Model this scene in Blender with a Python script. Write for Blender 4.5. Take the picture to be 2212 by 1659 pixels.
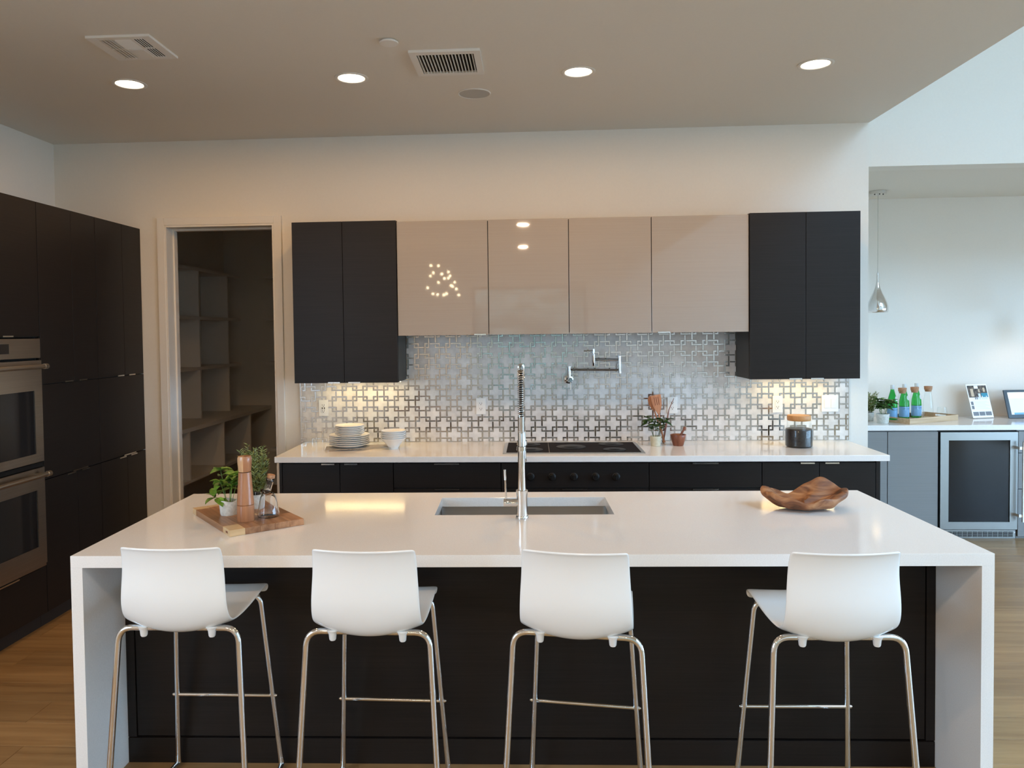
import bpy, bmesh, math, random
from mathutils import Vector, Matrix

# ------------------------------------------------------------------ camera
scene = bpy.context.scene
for o in list(bpy.data.objects):
    bpy.data.objects.remove(o)
COL = scene.collection

cam_data = bpy.data.cameras.new('camera')
cam_data.sensor_width = 36.0
cam_data.lens = 1663.64 * 36.0 / 2212.0
cam_data.shift_x = 49.04 / 2212.0
cam_data.shift_y = -59.44 / 2212.0
cam_data.clip_start = 0.05
cam_data.clip_end = 200
cam = bpy.data.objects.new('camera', cam_data)
COL.objects.link(cam)
_r = Vector((0.99833861, 0.05630098, -0.01225649))
_u = Vector((0.010461, 0.03207572, 0.9994307))
_f = Vector((-0.05666207, 0.99789847, -0.03143347))
cam.matrix_world = Matrix(((_r.x, _u.x, -_f.x, 0), (_r.y, _u.y, -_f.y, 0), (_r.z, _u.z, -_f.z, 1.7088), (0, 0, 0, 1)))
scene.camera = cam

# ------------------------------------------------------------------ world / exposure
world = bpy.data.worlds.new('overcast_sky')
scene.world = world
world.use_nodes = True
_bg = world.node_tree.nodes['Background']
_bg.inputs[0].default_value = (0.485, 0.765, 1.08, 1)
_bg.inputs[1].default_value = 14.0
scene.view_settings.view_transform = 'Standard'
scene.view_settings.look = 'None'
scene.view_settings.exposure = 0.0
scene.view_settings.gamma = 1.0
scene.view_settings.use_curve_mapping = False
scene.cycles.use_denoising = True
scene.cycles.max_bounces = 10
scene.cycles.diffuse_bounces = 6
scene.cycles.glossy_bounces = 5
scene.cycles.transmission_bounces = 8
scene.cycles.transparent_max_bounces = 16
scene.cycles.caustics_reflective = False
scene.cycles.caustics_refractive = False
scene.cycles.sample_clamp_indirect = 6.0

CAN_POWER = 9.8        # W of each recessed kitchen downlight
REAR_CAN_POWER = 29.0   # W of the downlights over the dining end
LED_POWER = 1.5         # W of each under-cabinet strip
WARM = (1.0, 0.55, 0.21)
REAR_WARM = (1.0, 0.72, 0.48)

def portal(name, loc, size, rot):
    """sky portal standing in a real window opening, so the sky outside is sampled through it"""
    l = bpy.data.lights.new(name, 'AREA')
    l.shape = 'RECTANGLE'
    l.size, l.size_y = size
    l.cycles.is_portal = True
    o = bpy.data.objects.new(name, l)
    o.location = loc
    o.rotation_euler = rot
    COL.objects.link(o)
    return o

# room dimensions
YW, ZC = 5.542, 3.133            # kitchen back wall plane, kitchen ceiling
XL, XR = -3.518, 2.347           # left wall, right end of the kitchen wall / ceiling edge
YR = -5.0                        # rear wall behind the camera
XE, ZT = 7.0, 5.6                # far right wall and ceiling of the tall living space
ZH = 2.835                       # bar alcove ceiling
YB = 6.98                        # bar alcove back wall
portal('rear_window_portal', (-0.067, YR + 0.02, 1.36), (2.2, 2.5), (math.radians(90), 0, 0))
portal('left_window_portal', (XL + 0.02, -0.05, 1.85), (1.6, 2.2), (0, math.radians(-90), 0))
portal('side_window_portal', (XE - 0.02, 2.4, 1.1), (2.0, 5.5), (0, math.radians(90), 0))
portal('skylight_portal', (5.25, -0.9, ZT - 0.02), (3.0, 4.6), (0, 0, 0))

# ------------------------------------------------------------------ helpers
PI = math.pi

class MB:
    """collects shapes; build() links them as one mesh object"""
    def __init__(self):
        self.v, self.f = [], []
    def add(self, vs, fs):
        o = len(self.v)
        self.v += [tuple(p) for p in vs]
        self.f += [tuple(i + o for i in f) for f in fs]
        return self
    def box(self, x0, x1, y0, y1, z0, z1):
        return self.add([(x0, y0, z0), (x1, y0, z0), (x1, y1, z0), (x0, y1, z0), (x0, y0, z1), (x1, y0, z1), (x1, y1, z1), (x0, y1, z1)],
                        [(3, 2, 1, 0), (4, 5, 6, 7), (0, 1, 5, 4), (1, 2, 6, 5), (2, 3, 7, 6), (3, 0, 4, 7)])
    def obox(self, c, ax, ay, az, hx, hy, hz):
        """oriented box"""
        c, ax, ay, az = Vector(c), Vector(ax), Vector(ay), Vector(az)
        P = [c + ax * hx * a + ay * hy * b + az * hz * d for d in (-1, 1) for a, b in ((-1, -1), (1, -1), (1, 1), (-1, 1))]
        return self.add(P, [(3, 2, 1, 0), (4, 5, 6, 7), (0, 1, 5, 4), (1, 2, 6, 5), (2, 3, 7, 6), (3, 0, 4, 7)])
    def prism(self, poly, a0, a1, axis='z'):
        """polygon (CCW) extruded along an axis"""
        n = len(poly)
        def P(p, a):
            return {'z': (p[0], p[1], a), 'y': (p[0], a, p[1]), 'x': (a, p[0], p[1])}[axis]
        vs = [P(p, a0) for p in poly] + [P(p, a1) for p in poly]
        fs = [tuple(range(n - 1, -1, -1)), tuple(range(n, 2 * n))] + [(i, (i + 1) % n, n + (i + 1) % n, n + i) for i in range(n)]
        if axis == 'y':
            fs = [tuple(reversed(f)) for f in fs]
        return self.add(vs, fs)
    def lathe(self, prof, c=(0, 0, 0), n=32, axis='z', caps=True):
        """profile [(radius, height)] revolved about an axis through c"""
        c = Vector(c)
        vs, fs = [], []
        m = len(prof)
        for (r, h) in prof:
            for k in range(n):
                a = 2 * PI * k / n
                x, y = r * math.cos(a), r * math.sin(a)
                p = {'z': (x, y, h), 'y': (x, h, -y), 'x': (h, x, y)}[axis]
                vs.append(c + Vector(p))
        for j in range(m - 1):
            for k in range(n):
                fs.append((j * n + k, j * n + (k + 1) % n, (j + 1) * n + (k + 1) % n, (j + 1) * n + k))
        if caps:
            if prof[0][0] > 1e-6:
                fs.append(tuple(range(n - 1, -1, -1)))
            if prof[-1][0] > 1e-6:
                fs.append(tuple((m - 1) * n + k for k in range(n)))
        return self.add(vs, fs)
    def tube(self, path, r, n=10, closed=False, caps=True):
        path = [Vector(p) for p in path]
        m = len(path)
        rad = r if isinstance(r, (list, tuple)) else [r] * m
        tang = []
        for i in range(m):
            a = path[(i - 1) % m] if (closed or i > 0) else path[i]
            b = path[(i + 1) % m] if (closed or i < m - 1) else path[i]
            tang.append((b - a).normalized())
        t0 = tang[0]
        ref = Vector((0, 0, 1)) if abs(t0.z) < 0.9 else Vector((1, 0, 0))
        nrm = t0.cross(ref).normalized()
        vs, fs = [], []
        for i in range(m):
            t = tang[i]
            nrm = (nrm - t * nrm.dot(t))
            nrm = nrm.normalized() if nrm.length > 1e-8 else t.orthogonal().normalized()
            bn = t.cross(nrm)
            for k in range(n):
                a = 2 * PI * k / n
                vs.append(path[i] + (nrm * math.cos(a) + bn * math.sin(a)) * rad[i])
        mm = m if closed else m - 1
        for i in range(mm):
            j = (i + 1) % m
            for k in range(n):
                fs.append((i * n + k, i * n + (k + 1) % n, j * n + (k + 1) % n, j * n + k))
        if caps and not closed:
            fs.append(tuple(range(n - 1, -1, -1)))
            fs.append(tuple((m - 1) * n + k for k in range(n)))
        return self.add(vs, fs)
    def sphere(self, c, r, n=12, m=8, sq=(1, 1, 1)):
        prof = [(r * math.sin(PI * j / m), -r * math.cos(PI * j / m)) for j in range(m + 1)]
        prof[0] = (r * 0.02, -r)
        prof[-1] = (r * 0.02, r)
        o = len(self.v)
        self.lathe(prof, (0, 0, 0), n)
        for i in range(o, len(self.v)):
            p = self.v[i]
            self.v[i] = (p[0] * sq[0] + c[0], p[1] * sq[1] + c[1], p[2] * sq[2] + c[2])
        return self
    def grid(self, fn, nu, nv):
        vs = [fn(i / nu, j / nv) for j in range(nv + 1) for i in range(nu + 1)]
        fs = [(j * (nu + 1) + i, j * (nu + 1) + i + 1, (j + 1) * (nu + 1) + i + 1, (j + 1) * (nu + 1) + i) for j in range(nv) for i in range(nu)]
        return self.add(vs, fs)

def root_of(o):
    while o.parent:
        o = o.parent
    return o

def mesh_of(mb, name, mat, smooth=False, shift=(0, 0, 0)):
    me = bpy.data.meshes.new(name)
    s = Vector(shift)
    me.from_pydata([Vector(p) - s for p in mb.v], [], mb.f)
    me.validate()
    if mat:
        me.materials.append(mat)
    if smooth:
        me.polygons.foreach_set('use_smooth', [True] * len(me.polygons))
        me.set_sharp_from_angle(angle=math.radians(smooth if smooth is not True else 40))
    me.update()
    return me

def bevel(o, w, seg=2):
    m = o.modifiers.new('bevel', 'BEVEL')
    m.width = w
    m.segments = seg
    m.limit_method = 'ANGLE'
    m.angle_limit = math.radians(40)
    return o

def part(name, mb, mat, parent, smooth=False, bev=0, world=True, label=None, kind=None):
    """one part; mb in world coordinates (world=True) or in its thing's own frame"""
    shift = root_of(parent).location if world else (0, 0, 0)
    o = bpy.data.objects.new(name, mesh_of(mb, name, mat, smooth, shift))
    COL.objects.link(o)
    o.parent = parent
    if bev:
        bevel(o, bev)
    if label:
        o['label'] = label
    if kind:
        o['kind'] = kind
    return o

def thing(name, label, cat, loc=(0, 0, 0), rotz=0.0, group=None):
    o = bpy.data.objects.new(name, None)
    o.empty_display_size = 0.05
    COL.objects.link(o)
    o.location = loc
    o.rotation_euler = (0, 0, rotz)
    o['label'] = label
    o['category'] = cat
    if group:
        o['group'] = group
    return o

def solid(name, mb, mat, label, cat, smooth=False, bev=0, group=None, kind=None):
    """a thing that is one mesh; origin at the centre of its base"""
    xs, ys, zs = zip(*mb.v)
    base = Vector(((min(xs) + max(xs)) / 2, (min(ys) + max(ys)) / 2, min(zs)))
    o = bpy.data.objects.new(name, mesh_of(mb, name, mat, smooth, base))
    o.location = base
    COL.objects.link(o)
    o['label'] = label
    o['category'] = cat
    if group:
        o['group'] = group
    if kind:
        o['kind'] = kind
    if bev:
        bevel(o, bev)
    return o

def struct(name, mb, mat, label, cat, parent=None, smooth=False, bev=0):
    if parent:
        return part(name, mb, mat, parent, smooth, bev)
    return solid(name, mb, mat, label, cat, smooth, bev, kind='structure')

def dup(root, loc, rotz=None, label=None):
    """copy of a thing with its parts and sub-parts"""
    def rec(o, par):
        c = o.copy()
        COL.objects.link(c)
        c.parent = par
        for ch in list(o.children):
            rec(ch, c)
        return c
    r = rec(root, None)
    r.location = loc
    if rotz is not None:
        r.rotation_euler = (0, 0, rotz)
    if label:
        r['label'] = label
    return r

def arc(c, r, a0, a1, n, ux, uy):
    c, ux, uy = Vector(c), Vector(ux), Vector(uy)
    return [c + ux * r * math.cos(a0 + (a1 - a0) * i / n) + uy * r * math.sin(a0 + (a1 - a0) * i / n) for i in range(n + 1)]

def rounded(path, r, n=5):
    """polyline with its inner corners rounded"""
    P = [Vector(p) for p in path]
    out = [P[0]]
    for i in range(1, len(P) - 1):
        a, b, c = P[i - 1], P[i], P[i + 1]
        d1, d2 = (a - b), (c - b)
        rr = min(r, d1.length * 0.45, d2.length * 0.45)
        p0, p1 = b + d1.normalized() * rr, b + d2.normalized() * rr
        for k in range(n + 1):
            t = k / n
            out.append(p0 * (1 - t) ** 2 + b * 2 * t * (1 - t) + p1 * t * t)
    out.append(P[-1])
    return out

def slab_hole(x0, x1, y0, y1, z0, z1, hx0, hx1, hy0, hy1):
    mb = MB()
    X, Y = (x0, hx0, hx1, x1), (y0, hy0, hy1, y1)
    vs = [(X[i], Y[j], z) for z in (z0, z1) for j in range(4) for i in range(4)]
    fs = []
    for j in range(3):
        for i in range(3):
            if i == 1 and j == 1:
                continue
            a = j * 4 + i
            fs.append((a + 16, a + 17, a + 21, a + 20))
            fs.append((a, a + 4, a + 5, a + 1))
    for i in range(3):
        fs.append((i, i + 1, i + 17, i + 16))
        fs.append((12 + i + 1, 12 + i, 28 + i, 28 + i + 1))
        fs.append((4 * (i + 1), 4 * i, 4 * i + 16, 4 * (i + 1) + 16))
        fs.append((4 * i + 3, 4 * (i + 1) + 3, 4 * (i + 1) + 19, 4 * i + 19))
    fs += [(6, 5, 21, 22), (10, 6, 22, 26), (9, 10, 26, 25), (5, 9, 25, 21)]
    return mb.add(vs, fs)

# ------------------------------------------------------------------ materials
def mat(name, col, rough=0.5, metal=0.0, spec=0.5, coat=0.0, coat_rough=0.03, trans=0.0, ior=1.5, emit=None, estr=0.0, sss=0.0):
    m = bpy.data.materials.new(name)
    m.use_nodes = True
    b = m.node_tree.nodes['Principled BSDF']
    b.inputs['Base Color'].default_value = (*col, 1)
    b.inputs['Roughness'].default_value = rough
    b.inputs['Metallic'].default_value = metal
    b.inputs['Specular IOR Level'].default_value = spec
    b.inputs['Coat Weight'].default_value = coat
    b.inputs['Coat Roughness'].default_value = coat_rough
    b.inputs['Transmission Weight'].default_value = trans
    b.inputs['IOR'].default_value = ior
    if emit:
        b.inputs['Emission Color'].default_value = (*emit, 1)
        b.inputs['Emission Strength'].default_value = estr
    return m

def nodes(m):
    return m.node_tree, m.node_tree.nodes['Principled BSDF']

def grainy(m, c0, c1, scale, nscale=1.0, detail=6, bump=0.0, rand=0.0, coords='Object', extra=None, rough=None, pos=(0.35, 0.65)):
    """stretched noise between two colours; optional random shift per object"""
    nt, b = nodes(m)
    N, L = nt.nodes, nt.links
    tc = N.new('ShaderNodeTexCoord')
    mp = N.new('ShaderNodeMapping')
    mp.inputs['Scale'].default_value = scale
    L.new(tc.outputs[coords], mp.inputs['Vector'])
    if rand:
        oi = N.new('ShaderNodeObjectInfo')
        mul = N.new('ShaderNodeMath')
        mul.operation = 'MULTIPLY'
        mul.inputs[1].default_value = 37.0
        L.new(oi.outputs['Random'], mul.inputs[0])
        cx = N.new('ShaderNodeCombineXYZ')
        for k in range(3):
            L.new(mul.outputs[0], cx.inputs[k])
        L.new(cx.outputs[0], mp.inputs['Location'])
    nz = N.new('ShaderNodeTexNoise')
    nz.inputs['Scale'].default_value = nscale
    nz.inputs['Detail'].default_value = detail
    nz.inputs['Roughness'].default_value = 0.6
    L.new(mp.outputs['Vector'], nz.inputs['Vector'])
    rp = N.new('ShaderNodeValToRGB')
    rp.color_ramp.elements[0].position, rp.color_ramp.elements[1].position = pos
    rp.color_ramp.elements[0].color = (*c0, 1)
    rp.color_ramp.elements[1].color = (*c1, 1)
    L.new(nz.outputs['Fac'], rp.inputs['Fac'])
    out = rp.outputs['Color']
    if rand:
        hs = N.new('ShaderNodeHueSaturation')
        mr = N.new('ShaderNodeMapRange')
        mr.inputs['To Min'].default_value = 1.0 - rand
        mr.inputs['To Max'].default_value = 1.0 + rand
        L.new(oi.outputs['Random'], mr.inputs['Value'])
        L.new(mr.outputs['Result'], hs.inputs['Value'])
        L.new(out, hs.inputs['Color'])
        out = hs.outputs['Color']
    L.new(out, b.inputs['Base Color'])
    if bump:
        bp = N.new('ShaderNodeBump')
        bp.inputs['Strength'].default_value = bump
        bp.inputs['Distance'].default_value = 0.002
        L.new(nz.outputs['Fac'], bp.inputs['Height'])
        L.new(bp.outputs['Normal'], b.inputs['Normal'])
    return m

def paint(name, col, rough=0.6):
    m = mat(name, col, rough, spec=0.3)
    return grainy(m, tuple(c * 0.985 for c in col), col, (1, 1, 1), 60, 3, bump=0.03)

M = {}
M['wall'] = paint('wall_paint', (0.80, 0.765, 0.70))
M['ceiling'] = paint('ceiling_paint', (0.76, 0.715, 0.64))
M['trim'] = paint('trim_paint', (0.80, 0.775, 0.73), 0.55)
M['dark'] = grainy(mat('dark_wood', (0.03, 0.025, 0.023), 0.40, spec=0.25), (0.0105, 0.0083, 0.0074), (0.0155, 0.0125, 0.0112), (3, 3, 260), 1.0, 8, bump=0.05)
M['dark_body'] = mat('dark_carcass', (0.018, 0.016, 0.015), 0.5)
M['gloss'] = grainy(mat('gloss_taupe_veneer', (0.4, 0.37, 0.34), 0.03, spec=0.6), (0.365, 0.322, 0.283), (0.38, 0.337, 0.297), (2.2, 2.2, 200), 1.0, 7)
M['quartz'] = grainy(mat('white_quartz', (0.82, 0.8, 0.77), 0.10, spec=0.5), (0.79, 0.775, 0.75), (0.84, 0.825, 0.80), (1, 1, 1), 240, 2)
M['oak'] = grainy(mat('oak_floor', (0.5, 0.36, 0.22), 0.38, spec=0.4), (0.235, 0.135, 0.055), (0.34, 0.212, 0.095), (1.6, 26, 8), 1.0, 8, bump=0.1, rand=0.13)
M['oak_far'] = grainy(mat('oak_floor_far', (0.5, 0.36, 0.22), 0.4, spec=0.4), (0.235, 0.135, 0.055), (0.34, 0.212, 0.095), (1.0, 10, 8), 1.0, 8)
M['steel'] = grainy(mat('brushed_steel', (0.55, 0.54, 0.52), 0.28, 1.0), (0.52, 0.515, 0.50), (0.555, 0.55, 0.535), (1.5, 1.5, 300), 1.0, 3)
M['pipe'] = mat('dark_chrome_pipe', (0.36, 0.35, 0.34), 0.10, 1.0)
M['fridge_steel'] = mat('fridge_steel', (0.30, 0.30, 0.285), 0.36, 1.0)
M['chrome'] = mat('polished_chrome', (0.78, 0.78, 0.78), 0.06, 1.0)
M['nickel'] = mat('satin_nickel', (0.66, 0.65, 0.63), 0.2, 1.0)
M['black_glass'] = mat('black_glass', (0.010, 0.011, 0.013), 0.05, spec=0.35)
M['black'] = mat('black_plastic', (0.010, 0.010, 0.010), 0.45, spec=0.2)
M['cook'] = mat('cooktop_surface', (0.020, 0.017, 0.017), 0.65, spec=0.3, ior=1.15)
M['white_plastic'] = mat('white_plastic', (0.80, 0.80, 0.78), 0.3)
M['shell'] = mat('white_gloss_shell', (0.80, 0.80, 0.78), 0.16, spec=0.5)
M['slot'] = mat('dark_slot', (0.012, 0.011, 0.010), 0.8, spec=0.1)  # near-black colour stands in for the shade inside slots and vents
M['porcelain'] = mat('white_porcelain', (0.80, 0.80, 0.78), 0.14, spec=0.5)
M['bar_grey'] = grainy(mat('grey_lacquer', (0.3, 0.32, 0.32), 0.3, spec=0.45), (0.20, 0.205, 0.205), (0.215, 0.22, 0.22), (2, 2, 220), 1.0, 6)
M['glass'] = mat('clear_glass', (1, 1, 1), 0.0, trans=1.0, ior=1.45)
M['green_glass'] = mat('green_glass', (0.04, 0.62, 0.10), 0.03, trans=0.75, ior=1.3)
M['cork'] = grainy(mat('cork', (0.42, 0.22, 0.11), 0.75), (0.33, 0.165, 0.085), (0.50, 0.275, 0.15), (1, 1, 1), 120, 4, bump=0.2)
M['lid_wood'] = grainy(mat('bamboo_lid', (0.55, 0.28, 0.09), 0.5), (0.45, 0.21, 0.07), (0.58, 0.30, 0.11), (8, 60, 8), 1, 4)
M['leaf'] = grainy(mat('leaf_green', (0.1, 0.2, 0.03), 0.45, spec=0.4), (0.055, 0.15, 0.018), (0.20, 0.34, 0.045), (1, 1, 1), 30, 2, rand=0.3)
M['leaf_dark'] = grainy(mat('dark_leaf', (0.04, 0.09, 0.02), 0.45, spec=0.4), (0.02, 0.055, 0.012), (0.065, 0.12, 0.03), (1, 1, 1), 30, 2, rand=0.3)
M['leaf_mid'] = grainy(mat('mid_leaf', (0.06, 0.14, 0.03), 0.45, spec=0.4), (0.035, 0.095, 0.018), (0.11, 0.20, 0.05), (1, 1, 1), 30, 2, rand=0.3)
M['needle'] = grainy(mat('needle_green', (0.1, 0.14, 0.04), 0.5), (0.10, 0.14, 0.035), (0.28, 0.31, 0.10), (1, 1, 1), 40, 2)
M['soil'] = grainy(mat('potting_soil', (0.02, 0.014, 0.01), 0.9), (0.01, 0.007, 0.005), (0.04, 0.028, 0.02), (1, 1, 1), 120, 3)
M['stone_pot'] = grainy(mat('speckled_cement', (0.62, 0.62, 0.57), 0.7), (0.50, 0.50, 0.46), (0.68, 0.68, 0.63), (1, 1, 1), 60, 5, bump=0.15)
M['cream_pot'] = grainy(mat('cream_ceramic', (0.62, 0.58, 0.44), 0.4), (0.52, 0.48, 0.34), (0.66, 0.62, 0.48), (1, 1, 1), 25, 4)
M['walnut'] = grainy(mat('acacia_wood', (0.3, 0.14, 0.07), 0.35), (0.27, 0.125, 0.055), (0.46, 0.24, 0.12), (2.5, 34, 34), 1, 5, rand=0.28)
M['sapwood'] = grainy(mat('pale_sapwood', (0.6, 0.42, 0.23), 0.4), (0.52, 0.36, 0.19), (0.66, 0.48, 0.27), (30, 3, 30), 1, 4)
M['mill'] = grainy(mat('mill_wood', (0.33, 0.15, 0.08), 0.3, coat=0.2), (0.29, 0.12, 0.052), (0.45, 0.205, 0.098), (40, 40, 3), 1, 5)
M['mill_pale'] = grainy(mat('mill_pale_wood', (0.6, 0.36, 0.19), 0.3, coat=0.2), (0.50, 0.28, 0.14), (0.64, 0.40, 0.22), (40, 40, 4), 1, 5)
M['bowl_wood'] = mat('driftwood', (0.3, 0.14, 0.06), 0.6)
M['mortar'] = grainy(mat('red_brown_wood', (0.22, 0.07, 0.035), 0.35), (0.15, 0.045, 0.022), (0.27, 0.09, 0.045), (30, 30, 6), 1, 4)
M['spoon'] = grainy(mat('utensil_wood', (0.5, 0.22, 0.11), 0.5), (0.42, 0.17, 0.08), (0.56, 0.26, 0.135), (60, 60, 5), 1, 4)
M['beans'] = grainy(mat('coffee_beans', (0.02, 0.012, 0.01), 0.35), (0.006, 0.004, 0.0035), (0.028, 0.017, 0.013), (1, 1, 1), 90, 3, bump=0.5)
M['tray_wood'] = grainy(mat('tray_ash', (0.55, 0.4, 0.25), 0.5), (0.46, 0.32, 0.19), (0.60, 0.45, 0.29), (3, 40, 40), 1, 5)
M['tile'] = grainy(mat('white_marble_tile', (0.74, 0.72, 0.70), 0.16, spec=0.5), (0.60, 0.585, 0.57), (0.76, 0.745, 0.725), (1, 1, 1), 14, 6, rand=0.07)
M['grout'] = mat('grout', (0.62, 0.60, 0.57), 0.8)
M['paper'] = mat('paper', (0.86, 0.87, 0.88), 0.4)
M['label_blue'] = mat('label_blue', (0.20, 0.44, 0.74), 0.4)
M['label_navy'] = mat('label_navy', (0.02, 0.03, 0.09), 0.4)
M['cap_white'] = mat('cap_pale', (0.62, 0.68, 0.70), 0.35)
M['teal'] = mat('print_teal', (0.03, 0.25, 0.36), 0.4)
M['print_dark'] = grainy(mat('print_dark', (0.04, 0.035, 0.03), 0.4), (0.012, 0.012, 0.012), (0.16, 0.12, 0.09), (1, 1, 1), 40, 3)
M['print_skin'] = mat('print_beige', (0.55, 0.44, 0.31), 0.4)
M['print_grey'] = mat('print_grey', (0.16, 0.17, 0.19), 0.4)
M['print_pale'] = mat('print_pale', (0.66, 0.72, 0.76), 0.4)
M['tablet'] = mat('tablet_frame', (0.055, 0.075, 0.095), 0.35)
M['screen'] = mat('screen_white', (0.6, 0.7, 0.75), 0.2, emit=(0.72, 0.85, 0.92), estr=0.35)
M['screen_top'] = mat('screen_bright', (0.7, 0.8, 0.8), 0.2, emit=(0.93, 1.0, 1.0), estr=0.7)
M['screen_blue'] = mat('screen_blue', (0.1, 0.25, 0.5), 0.2, emit=(0.10, 0.29, 0.56), estr=0.8)
M['lens'] = mat('lamp_lens', (0.9, 0.85, 0.75), 0.5, emit=(1.0, 0.84, 0.62), estr=9.0)
M['led'] = mat('led_chip', (0.9, 0.85, 0.6), 0.5, emit=(1.0, 0.76, 0.38), estr=40.0)
M['bulb'] = mat('warm_bulb', (0.9, 0.85, 0.6), 0.5, emit=(1.0, 0.76, 0.46), estr=60.0)
M['window_frame'] = mat('bronze_window_frame', (0.045, 0.038, 0.032), 0.5)
M['bark'] = mat('bark', (0.06, 0.045, 0.035), 0.9)
M['patio'] = grainy(mat('pale_paving', (0.34, 0.33, 0.32), 0.9), (0.30, 0.29, 0.28), (0.38, 0.37, 0.36), (1, 1, 1), 4, 5)
M['tree_leaf'] = grainy(mat('tree_foliage', (0.06, 0.12, 0.03), 0.8), (0.10, 0.115, 0.075), (0.27, 0.285, 0.23), (1, 1, 1), 3, 6, bump=0.6)
M['grille'] = mat('grille_fabric', (0.50, 0.48, 0.44), 0.8)
M['handle_white'] = mat('pull_aluminium', (0.75, 0.75, 0.74), 0.22, 1.0)
M['oven_steel'] = grainy(mat('oven_steel', (0.5, 0.45, 0.4), 0.3, 1.0), (0.47, 0.43, 0.38), (0.53, 0.485, 0.43), (1.5, 1.5, 300), 1, 3)

def strip_material():
    """polished metal strips; each strip brushed a little differently"""
    m = mat('mosaic_metal', (0.62, 0.60, 0.58), 0.2, 1.0)
    nt, b = nodes(m)
    N, L = nt.nodes, nt.links
    g = N.new('ShaderNodeNewGeometry')
    r = N.new('ShaderNodeMapRange')
    r.inputs['To Min'].default_value = 0.10
    r.inputs['To Max'].default_value = 0.24
    L.new(g.outputs['Random Per Island'], r.inputs['Value'])
    L.new(r.outputs['Result'], b.inputs['Roughness'])
    return m
M['strip'] = strip_material()

def thin_glass(name, tint=(1, 1, 1), refl=0.08):
    """flat pane: mostly lets light through, reflects a little"""
    m = bpy.data.materials.new(name)
    m.use_nodes = True
    nt = m.node_tree
    nt.nodes.clear()
    o = nt.nodes.new('ShaderNodeOutputMaterial')
    mx = nt.nodes.new('ShaderNodeMixShader')
    t = nt.nodes.new('ShaderNodeBsdfTransparent')
    t.inputs[0].default_value = (*tint, 1)
    g = nt.nodes.new('ShaderNodeBsdfGlossy')
    g.inputs['Roughness'].default_value = 0.01
    lw = nt.nodes.new('ShaderNodeLayerWeight')
    lw.inputs['Blend'].default_value = 0.5
    pw = nt.nodes.new('ShaderNodeMath')
    pw.operation = 'POWER'
    pw.inputs[1].default_value = 4.0
    mr = nt.nodes.new('ShaderNodeMapRange')
    mr.inputs['To Min'].default_value = refl * 0.6
    mr.inputs['To Max'].default_value = 0.7
    nt.links.new(lw.outputs['Facing'], pw.inputs[0])
    nt.links.new(pw.outputs[0], mr.inputs['Value'])
    nt.links.new(mr.outputs[0], mx.inputs[0])
    nt.links.new(t.outputs[0], mx.inputs[1])
    nt.links.new(g.outputs[0], mx.inputs[2])
    nt.links.new(mx.outputs[0], o.inputs[0])
    return m
M['pane'] = thin_glass('window_pane')
M['thin'] = thin_glass('thin_glassware', (0.97, 0.985, 0.98), 0.035)
M['acrylic'] = thin_glass('acrylic', (0.95, 0.97, 0.98))

def driftwood():
    m = M['bowl_wood']
    nt, b = nodes(m)
    N, L = nt.nodes, nt.links
    tc = N.new('ShaderNodeTexCoord')
    mp = N.new('ShaderNodeMapping')
    mp.inputs['Scale'].default_value = (7, 16, 22)
    mp.inputs['Rotation'].default_value = (0, 0.25, 0)
    n1 = N.new('ShaderNodeTexNoise')
    n1.inputs['Scale'].default_value = 1.0
    n1.inputs['Detail'].default_value = 9
    n1.inputs['Distortion'].default_value = 1.2
    rp = N.new('ShaderNodeValToRGB')
    e = rp.color_ramp.elements
    e[0].position, e[0].color = 0.30, (0.045, 0.016, 0.007, 1)
    e[1].position, e[1].color = 0.72, (0.46, 0.24, 0.11, 1)
    k = e.new(0.45)
    k.color = (0.20, 0.075, 0.028, 1)
    k = e.new(0.56)
    k.color = (0.31, 0.135, 0.055, 1)
    L.new(tc.outputs['Object'], mp.inputs['Vector'])
    L.new(mp.outputs['Vector'], n1.inputs['Vector'])
    L.new(n1.outputs['Fac'], rp.inputs['Fac'])
    L.new(rp.outputs['Color'], b.inputs['Base Color'])
    bp = N.new('ShaderNodeBump')
    bp.inputs['Strength'].default_value = 0.7
    bp.inputs['Distance'].default_value = 0.01
    L.new(n1.outputs['Fac'], bp.inputs['Height'])
    L.new(bp.outputs['Normal'], b.inputs['Normal'])
driftwood()

random.seed(7)

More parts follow.
